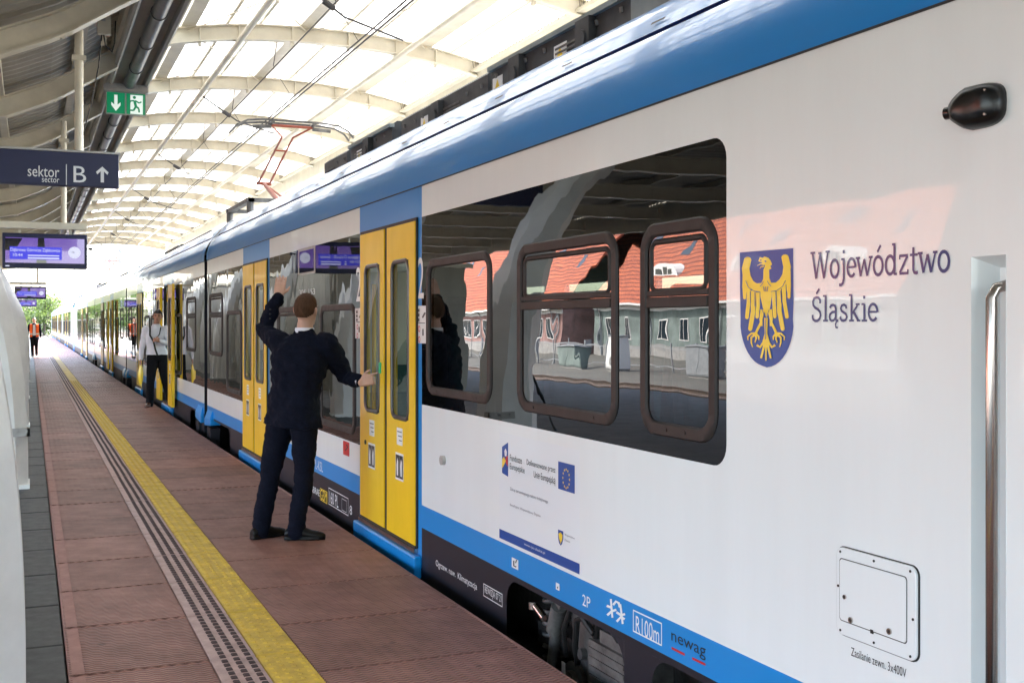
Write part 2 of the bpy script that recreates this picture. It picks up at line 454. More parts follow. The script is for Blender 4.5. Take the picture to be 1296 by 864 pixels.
# ---- the platform and its slabs
PEND = 126
PX0 = -8.5
b = MB()
b.box(PX0, PE - .02, -14, PEND, RAILZ - .36, -.055)
plat = tag(b.build('platform', M['concrete']), kind='structure')
b = MB(); b.box(PX0 + .01, -.365, -13.9, PEND, -.054, -.004)
b.build('paving', M['concrete'], plat)
STEP = .862
def slab_mesh(x0, x1, studs=None, plain=0.0, h=.0):
    """one precast slab, its origin at the near left corner; studs raised on it as real relief"""
    m = MB(); G = .005; gx = .0012; w_ = x1 - x0
    z0, z1 = -.05, h
    c = .010
    cx0 = .003
    m.loft([[(gx, G, z0), (w_ - gx, G, z0), (w_ - gx, STEP - G, z0), (gx, STEP - G, z0)],
            [(gx, G, z1 - c), (w_ - gx, G, z1 - c), (w_ - gx, STEP - G, z1 - c), (gx, STEP - G, z1 - c)],
            [(gx + cx0, G + c, z1), (w_ - gx - cx0, G + c, z1), (w_ - gx - cx0, STEP - G - c, z1), (gx + cx0, STEP - G - c, z1)]])
    if plain:
        m.add([(G + c, G + c, z1 + .0015), (plain, G + c, z1 + .0015), (plain, STEP - G - c, z1 + .0015), (G + c, STEP - G - c, z1 + .0015)], [(0, 1, 2, 3)], 1)
    if studs == 'dash':
        for k in range(3):
            for j in range(13):
                cx_, cy_ = .066 + k * .058, .035 + j * .0660 + (.016 if k == 1 else 0)
                a, bb = .015, .022
                m.loft([[(cx_ - a, cy_ - bb, z1), (cx_ + a, cy_ - bb, z1), (cx_ + a, cy_ + bb, z1), (cx_ - a, cy_ + bb, z1)],
                        [(cx_ - a * .7, cy_ - bb * .8, z1 + .005), (cx_ + a * .7, cy_ - bb * .8, z1 + .005), (cx_ + a * .7, cy_ + bb * .8, z1 + .005), (cx_ - a * .7, cy_ + bb * .8, z1 + .005)]], True, 1)
    if studs == 'dome':
        for k in range(4):
            for j in range(13):
                cx_, cy_ = .030 + k * .052, .035 + j * .066 + (.033 if k % 2 else 0)
                if cy_ > STEP - .03: continue
                ring = lambda r_, z_: [(cx_ + r_ * math.cos(a * math.pi / 3), cy_ + r_ * math.sin(a * math.pi / 3), z_) for a in range(6)]
                m.loft([ring(.0135, z1), ring(.009, z1 + .005)])
    return m
xs = [(-.36, .155, 'granite_slab', 'granite', None), (.16, .782, 'paving_slab', 'slab', None), (.782, 1.0, 'tactile_slab', 'tactile', 'dash'),
      (1.0, 1.216, 'warning_slab', 'yslab', 'dome'), (1.216, PE, 'edge_slab', 'slab', None)]
Y0 = 2.02
NS = 36
for x0, x1, nm, mk, st in xs:
    mats = [M[mk], M['dash' if st == 'dash' else 'slabplain']]
    sm = slab_mesh(x0, x1, st, plain=.07 if nm == 'paving_slab' else 0, h=.0 if nm != 'granite_slab' else -.012)
    first = sm.build(nm, mats, plat)
    off = .3 if nm == 'granite_slab' else (0.43 if nm == 'edge_slab' else 0)
    for i in range(-7, NS):
        o = first if i == -7 else first.copy()
        if i > -7: COL.objects.link(o)
        o.location = (x0, Y0 + i * STEP - off * STEP + random.uniform(-.0008, .0008), random.uniform(-.0025, .0025))
        o.rotation_euler = (random.uniform(-.0012, .0012), random.uniform(-.001, .001), 0)
    ye = Y0 + NS * STEP - off * STEP
    f = MB(); z1 = 0 if nm != 'granite_slab' else -.012
    f.box(x0 + .004, x1 - .004, ye, PEND, -.05, z1)
    # slabs too far off to pick apart, joined
    k = 0
    ff = MB()
    y = ye
    while y < PEND - STEP:
        ff.box(x0 + .004, x1 - .004, y + .006, y + STEP - .006, -.05, z1 + random.uniform(-.002, .002))
        if st == 'dash':
            for q in range(3):
                ff.box(x0 + .051 + q * .058, x0 + .081 + q * .058, y + .02, y + STEP - .02, z1, z1 + .006, 1)
        y += STEP
    o = ff.build('far_' + nm, mats, plat, fix=False)
    o['kind'] = 'stuff'
b = MB(); b.prism([(PE - .02, -.052), (PE + .012, -.052), (PE + .012, -.006), (PE - .004, .001), (PE - .02, -.002)], 'y', -14, PEND)
b.build('platform_nosing', M['slabplain'], plat)

# ================================================================== canopy over the track
CP = empty('track_canopy', (0, 0, 0), label='vaulted canopy of cream steel ribs and glowing corrugated sheets above the train', cat='canopy')
XL, XR = 1.30, 6.2
XC = (XL + XR) / 2 + .05
CY0, CY1 = -12.4, 57.6
def rib_z(x):                                # underside of the arch ribs
    return 5.50 - .28 * abs((x - XC) / 2.4) ** 2.3
ribys = [CY0 + 3.5 * i for i in range(21)]
m = MB(); n = 18; dpt, fw = .215, .065
xsr = [XL + (XR - XL) * i / n for i in range(n + 1)]
def strip(m, lo, hi, hw, y=0):
    m.loft([[(x, y - hw, lo(x)), (x, y + hw, lo(x)), (x, y + hw, hi(x)), (x, y - hw, hi(x))] for x in xsr])
strip(m, lambda x: rib_z(x), lambda x: rib_z(x) + .018, fw)
strip(m, lambda x: rib_z(x) + .018, lambda x: rib_z(x) + dpt - .018, .012)
strip(m, lambda x: rib_z(x) + dpt - .018, lambda x: rib_z(x) + dpt, fw)
for xx in (2.1, 2.62, 3.35, 4.15, 4.85, 5.45):
    m.box(xx - .008, xx + .008, -.06, .06, rib_z(xx) + .018, rib_z(xx) + dpt - .018)
    m.box(xx - .02, xx + .02, -.03, .03, rib_z(xx) - .06, rib_z(xx))
rib0 = m.build('rib', M['cream'], CP)
for i, y in enumerate(ribys):
    o = rib0 if i == 0 else rib0.copy()
    if i: COL.objects.link(o)
    o.location.y = y
for xx, hw, hh in ((1.95, .09, .16), (3.55, .10, .16), (5.3, .10, .16)):
    m = MB(); z = rib_z(xx) + dpt
    m.box(xx - hw, xx + hw, CY0, CY1, z, z + .012); m.box(xx - hw, xx - hw + .02, CY0, CY1, z + .012, z + hh); m.box(xx + hw - .02, xx + hw, CY0, CY1, z + .012, z + hh)
    m.build('purlin', M['cream'], CP)
for xx in (1.62, 2.5, 2.95, 4.1, 4.6, 5.75):
    m = MB(); z = rib_z(xx) + dpt + .06
    m.box(xx - .022, xx + .022, CY0, CY1, z, z + .055); m.build('batten', M['cream'], CP)
for xx in (2.6, 4.86):
    m = MB(); z = rib_z(xx) - .05
    m.tube([(xx, CY0, z), (xx, CY1, z)], .042, 10)
    m.build('conduit_pipe', M['cream'], CP, smooth=True)
# corrugated translucent sheets, one per bay
m = MB(); per = 3.5; segs = 10 * 6; rows = []
xs2 = [XL - .05 + (XR - XL + .6) * i / 14 for i in range(15)]
for x in xs2:
    z = rib_z(min(max(x, XL), XR)) + dpt + .19 - (max(0, x - XR) * .25)
    rows.append([(x, per * j / segs, z + (-.03, -.03, .0, .03, .03, .0)[j % 6]) for j in range(segs + 1)])
m.loft(rows, cap=False, closed=False)
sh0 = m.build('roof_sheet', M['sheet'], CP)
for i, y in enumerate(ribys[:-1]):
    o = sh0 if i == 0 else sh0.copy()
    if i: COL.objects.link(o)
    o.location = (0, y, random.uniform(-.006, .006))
# bracing rods under the sheets
m0 = MB(); z = lambda x: rib_z(x) + .16
rods = []
for (xa, xb) in ((1.95, 3.55), (3.55, 5.3)):
    for s in (0, 1):
        ya, yb = (0, 3.5) if s else (3.5, 0)
        q = MB(); q.tube([(xa, ya, z(xa)), (xb, yb, z(xb))], .009, 5)
        rods.append(q.build('bracing_rod', M['cream'], CP, smooth=True))
for i in range(3, 20, 1):
    for r_ in rods:
        o = r_.copy(); COL.objects.link(o); o.location.y = ribys[i]
for r_ in rods: r_.location.y = ribys[2]
# right beam with its bird spikes and far columns
m = MB(); m.box(6.1, 6.42, CY0, CY1, 5.02, 5.42); m.box(6.0, 6.1, CY0, CY1, 5.30, 5.34)
m.build('edge_beam', M['cream'], CP)
sp_ = MB()
for i in range(520):
    y = 4 + i * .10
    sp_.tube([(6.02, y, 5.34), (6.0, y, 5.45)], .005, 3)
o = sp_.build('bird_spikes', M['pipe'], CP); o['kind'] = 'stuff'
m = MB(); m.tube([(6.3, 0, RAILZ - .36), (6.3, 0, 5.02)], .13, 12); c0 = m.build('column', M['cream'], CP, smooth=True)
for i in range(0, 21, 4):
    o = c0 if i == 0 else c0.copy()
    if i: COL.objects.link(o)
    o.location.y = ribys[i]
# left beam and the box gutter with its drain pipe
m = MB(); m.box(.98, 1.29, CY0, CY1, 5.10, 5.42)
m.build('edge_beam', M['cream'], CP)
m = MB(); m.prism([(1.02, 5.09), (1.02, 4.98), (1.05, 4.955), (1.08, 4.98), (1.08, 5.09)], 'y', CY0, CY1)
m.prism([(1.50, 5.20), (1.50, 4.97), (1.535, 4.95), (1.56, 4.97), (1.56, 5.20)], 'y', CY0, CY1)
m.box(1.10, 1.50, CY0, CY1, 5.072, 5.092)
m.build('gutter', M['creamd'], CP)
m = MB(); y = CY0; 
m.tube([(1.30, CY0, 4.99), (1.30, CY1, 4.99)], .082, 14)
y = CY0 + .6
while y < CY1:
    m.tube([(1.30, y, 4.99), (1.30, y + .05, 4.99)], .093, 14); y += 1.45
m.build('drain_pipe', M['pipe'], CP, smooth=True)

# end frame of the vault
m = MB(); strip(m, lambda x: rib_z(x) - .12, lambda x: rib_z(x) + .42, .05, CY1 + .12)
m.build('end_fascia', M['cream'], CP)

# ================================================================== canopy over the platform
PC = empty('platform_canopy', (0, 0, 0), label='opaque corrugated roof over the platform with cream ribs, left of the drain pipe', cat='canopy')
def wing_z(x):                               # underside of its ribs, mirrored about the middle of the island platform
    d = max(0, x + 3.1)
    pts = [(0, 4.10), (1.2, 4.14), (2.2, 4.20), (2.8, 4.30), (3.4, 4.56), (4.1, 5.02), (4.75, 5.34)]
    for (a, za), (bb, zb) in zip(pts, pts[1:]):
        if d <= bb: return za + (zb - za) * (d - a) / (bb - a)
    return pts[-1][1]
m = MB(); xw = [-8.6 + 9.65 * i / 44 for i in range(45)]
def strip2(m, lo, hi, hw):
    m.loft([[(x, -hw, lo(x)), (x, hw, lo(x)), (x, hw, hi(x)), (x, -hw, hi(x))] for x in xw])
strip2(m, lambda x: wing_z(x) - .12, lambda x: wing_z(x) - .10, .09)
strip2(m, lambda x: wing_z(x) - .10, lambda x: wing_z(x) + .13, .014)
strip2(m, lambda x: wing_z(x) + .13, lambda x: wing_z(x) + .15, .09)
r0 = m.build('rib', M['cream'], PC)
for i, y in enumerate(ribys):
    o = r0 if i == 0 else r0.copy()
    if i: COL.objects.link(o)
    o.location.y = y
m = MB(); rows = []; segs = int(3.5 / .25 * 4)
for x in [-8.7 + 9.76 * i / 48 for i in range(49)]:
    rows.append([(x, 3.5 * j / segs, wing_z(x) + .30 + .03 * (1 if j % 4 < 2 else -1)) for j in range(segs + 1)])
m.loft(rows, cap=False, closed=False)
s0 = m.build('roof_sheet', M['creamd'], PC)
for i, y in enumerate(ribys[:-1]):
    o = s0 if i == 0 else s0.copy()
    if i: COL.objects.link(o)
    o.location.y = y
for xx in (.55, -.35, -1.6, -3.1, -4.6, -6.1, -7.6):
    m = MB(); z = wing_z(xx) + .15
    m.box(xx - .05, xx + .05, CY0, CY1, z, z + .11); m.build('purlin', M['cream'], PC)
m = MB(); m.box(-8.82, -8.71, CY0, CY1, 3.8, 4.5); m.build('fascia', M['cream'], PC)
# slanted struts from the ribs
st0 = None
for y in ribys[5:]:
    q = MB(); q.tube([(.30, y, wing_z(.3) - .1), (.02, y + 1.2, wing_z(.02) + .18)], .03, 8)
    q.build('strut', M['cream'], PC, smooth=True)
# ---- arched pylons
AH, AW, AC = 4.02, 3.085, -3.1
def arch(t, inset):
    a, h = AW - inset, AH - inset * .8
    c, s_ = math.cos(t), math.sin(t)
    e = 2 / 2.5
    return AC + a * math.copysign(abs(c) ** e, c), h * abs(s_) ** e
def pylon_mesh():
    m = MB(); rings = []; T = .24; ch = .11
    n = 30
    for i in range(n + 1):
        t = math.pi * .36 * i / n
        # leg thickness tapers towards the crown
        k = .62 - .30 * math.sin(t)
        ox, oz = arch(t, 0); ix, iz = arch(t, k)
        if i == 0: oz = iz = -.055
        cxm, czm = (ox + (ix - ox) * ch / k), (oz + (iz - oz) * ch / k)
        cx2, cz2 = (ix + (ox - ix) * ch / k), (iz + (oz - iz) * ch / k)
        rings.append([(ox, -T + ch, oz), (cxm, -T, czm), (cx2, -T, cz2), (ix, -T + ch, iz), (ix, T - ch, iz), (cx2, T, cz2), (cxm, T, czm), (ox, T - ch, oz)])
    m.loft(rings)
    return m
py0 = None
plabels = ['white curved pylon nearest the camera at the left edge of the photo', 'white curved pylon with steel bracket, second from the camera, left of the dark slabs']
for i, y in enumerate([5.1, 12.1, 19.1, 26.1, 33.1, 40.1, 47.1, 54.1, -1.9, -8.9]):
    P = empty('canopy_pylon', (0, y, 0), label=plabels[i] if i < 2 else ('white arched pylon, %s from the camera along the platform' % ('third', 'fourth', 'fifth', 'sixth', 'seventh', 'eighth')[i - 2] if i < 8 else 'white arched pylon behind the camera, %s' % ('nearer one', 'farther one')[i - 8]), cat='pylon', group='arched pylons along the platform')
    if py0 is None:
        py0 = pylon_mesh().build('arch', M['pylon'], P, smooth=True)
        bk = MB(); bk.box(-.30, .0, -.262, -.245, .50, .58); bk.box(-.03, .0, -.262, -.12, .50, .58)
        for xx in (-.25, -.12, -.03): bk.tube([(xx, -.275, .55), (xx, -.26, .55)], .014, 8)
        br0 = bk
        bp_ = MB(); bp_.box(-.66, -.002, -.245, .245, -.010, .030)
        bp0 = bp_.build('base_plate', M['pylon'], P)
    else:
        for q in (py0, bp0):
            o = q.copy(); COL.objects.link(o); o.parent = P
        if i == 1: br0.build('bracket', M['casing'], P)

# ---- beige block added out of view behind the pylons, toning down the train's reflections
SE = empty('added_beige_block', (0, 0, 0), label='beige clad block added unseen on the platform, for its reflection in the far carriages', cat='enclosure')
m = MB(); m.box(-4.7, -1.62, 25, 62, -.004, 2.9); m.build('core_wall', M['beige'], SE)
pm = MB(); pm.box(-1.618, -1.58, .02, .98, .15, 2.8); p0 = None
for k in range(36):
    if p0 is None: o = p0 = pm.build('cladding_panel', M['beige'], SE, bevel=.006)
    else: o = p0.copy(); COL.objects.link(o)
    o.location.y = 25.3 + k * 1.0
m = MB(); m.box(-4.8, -1.5, 24.9, 62.1, 2.901, 3.0); m.build('coping', M['cream'], SE)

# ================================================================== hanging signs and screens on the platform
def at(px, py, Y):
    """point at track distance Y on the ray of a photo pixel -> (X, Z)"""
    x = (px - 648) / F
    d = Y / (CT - x * ST)
    return d * (x * CT + ST), EYE + d * (HY - py) / F

# sector sign
YS = 12.6
xr, zt = at(150, 197, YS); _, zb = at(150, 239, YS)
S = empty('sector_sign', (0, YS, 0), label='navy hanging sign reading sektor B with an upward arrow', cat='sign')
m = MB(); m.box(-1.0, xr, -.06, .06, zb, zt); m.build('board', M['signblue'], S, bevel=.006)
m = MB(); m.box(-1.01, xr + .012, -.07, .07, zt + .001, zt + .022); m.build('top_trim', M['casing'], S)
def sgn(mb, s, px0, px1, py0, py1, Y, mi=0, lift=.064):
    x0, z0 = at(px0, py1, Y - lift); x1, _ = at(px1, py1, Y - lift); _, z1 = at((px0 + px1) / 2, py0, Y - lift)
    _, z0 = at((px0 + px1) / 2, py1, Y - lift)
    text_rect(mb, s, (x0, -lift, z0), (x1 - x0, 0, 0), (0, 0, z1 - z0), mi)
m = MB(); sgn(m, 'sektor', 35, 75, 210, 224, YS); sgn(m, 'sector', 53, 75, 225, 231, YS); sgn(m, 'B', 93, 109, 210.5, 231, YS)
x0, z0 = at(84, 234, YS - .064); _, z1 = at(84, 208, YS - .064); m.box(x0 - .004, x0 + .004, -.0645, -.0635, z0, z1)
xa, za = at(129.5, 231, YS - .064); _, zc = at(129.5, 211, YS - .064)
m.prism([(xa - .016, za), (xa + .016, za), (xa + .016, zc - .05), (xa + .05, zc - .084), (xa + .062, zc - .058), (xa, zc), (xa - .062, zc - .058), (xa - .05, zc - .084), (xa - .016, zc - .05)], 'y', -.0645, -.0635)
m.build('lettering', M['signtext'], S)
def hanger(parent, x, y0, z0, r=.035):
    q = MB(); zt_ = wing_z(x) - .02
    q.tube([(x, 0, z0), (x, 0, zt_)], r, 10); q.box(x - .07, x + .07, -.05, .05, zt_ - .32, zt_ - .27)
    q.build('hanger_pole', M['cream'], parent, smooth=True)
hx, _ = at(100, 150, YS)
hanger(S, hx, YS, zt + .02, .045)
hanger(S, -.6, YS, zt + .02, .045)

def clock_and_screen(Y, px0, px1, py0, py1, label, big):
    T = empty('departure_display', (0, Y, 0), label=label, cat='display')
    x0, z0 = at(px0, py1, Y); x1, z1 = at(px1, py0, Y)
    _, z0 = at((px0 + px1) / 2, py1, Y); _, z1 = at((px0 + px1) / 2, py0, Y)
    wd, hg = x1 - x0, z1 - z0
    m = MB(); m.box(x0, x1, -.12, .12, z0, z1); m.build('casing', M['signblue'], T, bevel=.01)
    ix0, ix1, iz0, iz1 = x0 + wd * .035, x1 - wd * .035, z0 + hg * .15, z1 - hg * .13
    m = MB(); m.add([(ix0, -.1215, iz0), (ix1, -.1215, iz0), (ix1, -.1215, iz1), (ix0, -.1215, iz1)], [(0, 1, 2, 3)])
    sc = m.build('screen', M['screen'], T)
    m = MB()
    q = [(ix0, -.1222, iz1 - hg * .02), (ix0 + wd * .2, -.1222, iz1 - hg * .02), (ix0 + wd * .11, -.1222, iz0 + hg * .35), (ix0, -.1222, iz0 + hg * .35)]
    m.add(q, [(0, 1, 2, 3)])
    m.build('dark_panel', M['screendark'], sc)
    m = MB()
    m.add([(ix0 + wd * .36, -.1222, iz0), (ix0 + wd * .48, -.1222, iz0), (ix0 + wd * .45, -.1222, iz1), (ix0 + wd * .38, -.1222, iz1)], [(0, 1, 2, 3)])
    m.build('dark_panel', M['screendark'], sc)
    m = MB(); m.add([(ix0 + wd * .05, -.123, iz0 + hg * .10), (ix0 + wd * .66, -.123, iz0 + hg * .10), (ix0 + wd * .66, -.123, iz1 - hg * .26), (ix0 + wd * .05, -.123, iz1 - hg * .26)], [(0, 1, 2, 3)])
    m.build('info_panel', M['screenblue'], sc)
    m = MB()
    text_rect(m, 'Dąbrowa Górnicza Ząbkowice', (ix0 + wd * .06, -.124, iz1 - hg * .42), (wd * .58, 0, 0), (0, 0, hg * .12))
    text_rect(m, '10:44', (ix0 + wd * .09, -.124, iz1 - hg * .54), (wd * .11, 0, 0), (0, 0, hg * .09))
    m.box(ix0 + wd * .26, ix0 + wd * .63, -.1245, -.124, iz0 + hg * .12, iz0 + hg * .16)
    m.box(ix0 + wd * .26, ix0 + wd * .63, -.1245, -.124, iz0 + hg * .20, iz0 + hg * .23)
    m.build('lettering', M['screentext'], sc)
    ccx, ccz, cr = ix1 - wd * .12, iz0 + hg * .32, hg * .17
    m = MB(); m.add([(ccx + cr * math.cos(a * math.pi / 12), -.125, ccz + cr * math.sin(a * math.pi / 12)) for a in range(24)], [tuple(range(24))]); ck = m.build('clock_face', M['screentext'], T)
    m = MB()
    for a in range(12):
        a_ = a * math.pi / 6; c_, s_ = math.cos(a_), math.sin(a_)
        m.add([(ccx + cr * .78 * c_ - .02 * cr * s_, -.126, ccz + cr * .78 * s_ + .02 * cr * c_), (ccx + cr * .95 * c_, -.126, ccz + cr * .95 * s_), (ccx + cr * .78 * c_ + .05 * cr * s_, -.126, ccz + cr * .78 * s_ - .05 * cr * c_)], [(0, 1, 2)])
    for a_, l_ in ((2.55, .55), (2.95 + 0.05, .8)):
        c_, s_ = math.cos(a_), math.sin(a_)
        m.add([(ccx + .05 * cr * s_, -.127, ccz - .05 * cr * c_), (ccx + l_ * cr * c_, -.127, ccz + l_ * cr * s_), (ccx - .05 * cr * s_, -.127, ccz + .05 * cr * c_)], [(0, 1, 2)])
    m.build('clock_hands', M['inkblack'], ck)
    if big:
        m = MB(); m.box(ix0, ix0 + wd * .05, -.1225, -.121, z0 + hg * .04, z0 + hg * .07); m.build('maker_plate', M['screentext'], T)
    m = MB(); m.tube([(x1, 0, z0 + hg * .6), (x1 + wd * .05, -.02, z0 + hg * .6)], hg * .02, 6); m.tube([(x1 + wd * .03, -.02, z0 + hg * .6), (x1 + wd * .06, -.05, z0 + hg * .6)], hg * .045, 8); m.build('side_camera', M['black'], T, smooth=True)
    # carrier beam and hanger
    bz = z1 + hg * .15
    m = MB(); m.box(x0 - .5, x1 + .0, -.07, .07, bz, bz + hg * .19); m.build('carrier_beam', M['cream'], T)
    m = MB()
    for xx in (x0 + wd * .2, x1 - wd * .2): m.box(xx - .02, xx + .02, -.02, .02, z1, bz)
    m.build('bracket', M['cream'], T)
    hanger(T, x0 + wd * .72, Y, bz + hg * .19, .042)
    return T
M['screen'] = mat('display_screen', (.02, .015, .04), rough=.15, emit=(.20, .10, .60), estr=.065, coat=1)
_t = M['screen'].node_tree; _c = _t.nodes.new('ShaderNodeTexCoord'); _n = _t.nodes.new('ShaderNodeTexNoise'); _n.inputs['Scale'].default_value = 2.2
_r = _t.nodes.new('ShaderNodeMix'); _r.data_type = 'RGBA'; _r.inputs[6].default_value = (.05, .03, .28, 1); _r.inputs[7].default_value = (.30, .17, .62, 1)
_t.links.new(_c.outputs['Object'], _n.inputs[0]); _t.links.new(_n.outputs[0], _r.inputs[0]); _t.links.new(_r.outputs[2], _t.nodes['Principled BSDF'].inputs['Emission Color'])
M['screendark'] = mat('display_dark', (.004, .003, .01), rough=.15, coat=1)
M['screenblue'] = emit_mat('display_blue', (.06, .06, .75), .07)
M['screentext'] = emit_mat('display_text', (.72, .74, .95), .07)
clock_and_screen(18.4, 3, 110, 296.5, 340, 'large purple departure display with clock, nearest of the hanging screens', True)
clock_and_screen(44, 18.5, 58.5, 362.5, 378.5, 'small purple departure display with clock, below and behind the nearest screen', False)
clock_and_screen(62, 22, 46.5, 379, 388, 'tiny farthest purple departure display, lowest of the three screens', False)

# exit sign hung below the gutter
YE = 16.9
E = empty('exit_sign', (0, YE, 0), label='green emergency exit sign with down arrow and running figure', cat='sign')
x0, z0 = at(134, 146, YE); x1, z1 = at(184.5, 118, YE); _, z0 = at(160, 146, YE)
_, zt = at(160, 108, YE); _, zm = at(160, 117.5, YE)
m = MB(); m.box(x0, x1, -.02, .02, z0, zm); m.build('panel', M['casing'], E)
m = MB(); m.prism([(x0 - .03, zm), (x1 + .03, zm), (x1 + .03, zt - .02), (x1 - .01, zt), (x0 + .01, zt), (x0 - .03, zt - .02)], 'y', -.07, .07); m.build('housing', M['casing'], E)
m = MB(); xm = (x0 + x1) / 2 - .005
m.box(x0 + .012, xm - .012, -.0225, -.021, z0 + .015, zm - .012); m.box(xm + .012, x1 - .012, -.0225, -.021, z0 + .015, zm - .012); m.build('green_face', M['exitgreen'], E)
m = MB(); ac = (x0 + xm) / 2; zc = (z0 + zm) / 2; hh = (zm - z0) * .36
m.prism([(ac - .022, zc + hh), (ac + .022, zc + hh), (ac + .022, zc - hh * .2), (ac + .062, zc + hh * .1), (ac + .062, zc - hh * .28), (ac, zc - hh), (ac - .062, zc - hh * .28), (ac - .062, zc + hh * .1), (ac - .022, zc - hh * .2)], 'y', -.0245, -.0235)
rc = (xm + x1) / 2
m.box(rc - .075, rc + .095, -.0245, -.0235, z0 + .02, zm - .03); m.build('arrow_and_door', M['exitwhite'], E)
m = MB()
ring = [(rc - .02 + .022 * math.cos(a * math.pi / 5), -.0262, zm - .065 + .022 * math.sin(a * math.pi / 5)) for a in range(10)]; m.add(ring, [tuple(range(10))])
def bar2(a, bb, w_, y=-.0262):
    dx, dz = bb[0] - a[0], bb[1] - a[1]; l_ = math.hypot(dx, dz); nx, nz = -dz / l_ * w_, dx / l_ * w_
    m.add([(a[0] + nx, y, a[1] + nz), (bb[0] + nx, y, bb[1] + nz), (bb[0] - nx, y, bb[1] - nz), (a[0] - nx, y, a[1] - nz)], [(0, 1, 2, 3)])
for k, (a, bb, w_) in enumerate([((-.02, .05), (.0, -.03), .018), ((-.02, .05), (-.075, .04), .010), ((-.075, .04), (-.085, .0), .009), ((-.01, .05), (.045, .02), .010), ((.045, .02), (.075, .04), .009),
                  ((.0, -.03), (-.03, -.09), .013), ((-.03, -.09), (-.085, -.09), .011), ((.0, -.03), (.04, -.06), .013), ((.04, -.06), (.045, -.115), .011)]):
    bar2((rc + a[0], zc + a[1]), (rc + bb[0], zc + bb[1]), w_, -.0265 - k * .0002)
m.build('running_figure', M['exitgreen'], E)
m = MB()
for xx in (x0 + .10, x1 - .10):
    m.box(xx - .012, xx + .012, -.012, .012, zt, 4.98); m.box(xx - .012, xx + .012, .05, .074, zt, 4.98)
m.box(x0 + .10, x1 - .10, -.012, .074, 4.84, 4.856)
m.build('mounting_frame', M['casing'], E)

# junction box with cables and a hanger pole row
J = empty('junction_box', (0, 13.6, 0), label='small cream junction box with cables beside the drain pipe', cat='junction box')
x0, z0 = at(123, 44, 13.6); x1, z1 = at(140, 16, 13.6)
m = MB(); m.box(x0, x1, -.05, .05, z0, z1); m.build('box', M['cream'], J, bevel=.006)
m = MB(); m.box(x0 + .04, x0 + .085, -.056, -.05, z1 - .12, z1 - .03); m.build('label_plate', M['casing'], J)
m = MB()
m.tube([(x1 - .02, 0, z1), (x1 + .0, .02, z1 + .12), (x1 + .03, .05, z1 + .4)], .012, 6)
m.tube([(x0 + .05, 0, z0), (x0 + .03, .3, z0 - .3), (x0 - .02, .9, z0 - .62), (x0 - .05, 2.5, z0 - .75), (x0 - .04, 3.5, z0 - .6)], .008, 6)
m.tube([(x0 + .07, 0, z0), (x0 + .09, .0, z0 - .12), (x1 + .02, .05, z0 - .17), (x1 + .05, .1, z0 - .05), (x1 + .06, .1, z0 + .2)], .009, 6)
m.build('cable', M['black'], J, smooth=True)
m = MB(); xq = (x0 + x1) / 2; m.box(xq - .03, xq + .03, .05, .09, z0 - .1, wing_z(xq) + .05); m.build('bracket', M['cream'], J)

# ================================================================== the train
SHO, BT, WB, BB = 2.51, 2.30, .39, .24       # shoulder, top of window band, bottom of white, bottom of blue stripe
SKB = -.22
HI, LO = 1.057, .635                         # lower edge of the window band over high and low floors
ROOFP = [(SX, SHO), (2.395, 2.60), (2.42, 2.70), (2.46, 2.78), (2.505, 2.836), (2.545, 2.872)]
ROOFT = [(2.565, 2.90), (2.62, 2.985), (2.70, 3.062), (2.80, 3.13), (2.95, 3.185), (3.2, 3.225), (TC, 3.245)]

def yz(px, py):
    return on_side(px, py, SX)

def rrect(y0, y1, z0, z1, r, n=6):
    pts = []
    for cy_, cz_, a0 in ((y1 - r, z1 - r, 0), (y0 + r, z1 - r, 90), (y0 + r, z0 + r, 180), (y1 - r, z0 + r, 270)):
        for i in range(n + 1):
            a = R(a0 + 90 * i / n)
            pts.append((cy_ + r * math.cos(a), cz_ + r * math.sin(a)))
    return pts

def ring_mesh(y0, y1, z0, z1, r, wd, X, proud, back=.03):
    """a frame with rounded corners lying on the side X"""
    o = rrect(y0, y1, z0, z1, r); i = rrect(y0 + wd, y1 - wd, z0 + wd, z1 - wd, max(.015, r - wd * .8))
    c = .008
    o2 = rrect(y0 + c, y1 - c, z0 + c, z1 - c, r - c * .5); i2 = rrect(y0 + wd - c, y1 - wd + c, z0 + wd - c, z1 - wd + c, max(.018, r - wd * .8))
    m = MB()
    m.loft([[(X + back, y, z) for y, z in o], [(X - proud + c, y, z) for y, z in o], [(X - proud, y, z) for y, z in o2], [(X - proud, y, z) for y, z in i2],
            [(X - proud + c, y, z) for y, z in i], [(X + back, y, z) for y, z in i]], cap=False)
    return m

def skin_d(y, z):
    return .0010 * (1 + noise.noise(Vector((y * 1.3, z * .7, 3)))) + .0005 * (1 + noise.noise(Vector((y * 5.0, z * 1.1, 8)))) + .00022 * noise.noise(Vector((y * 12, z * 2.6, 1)))

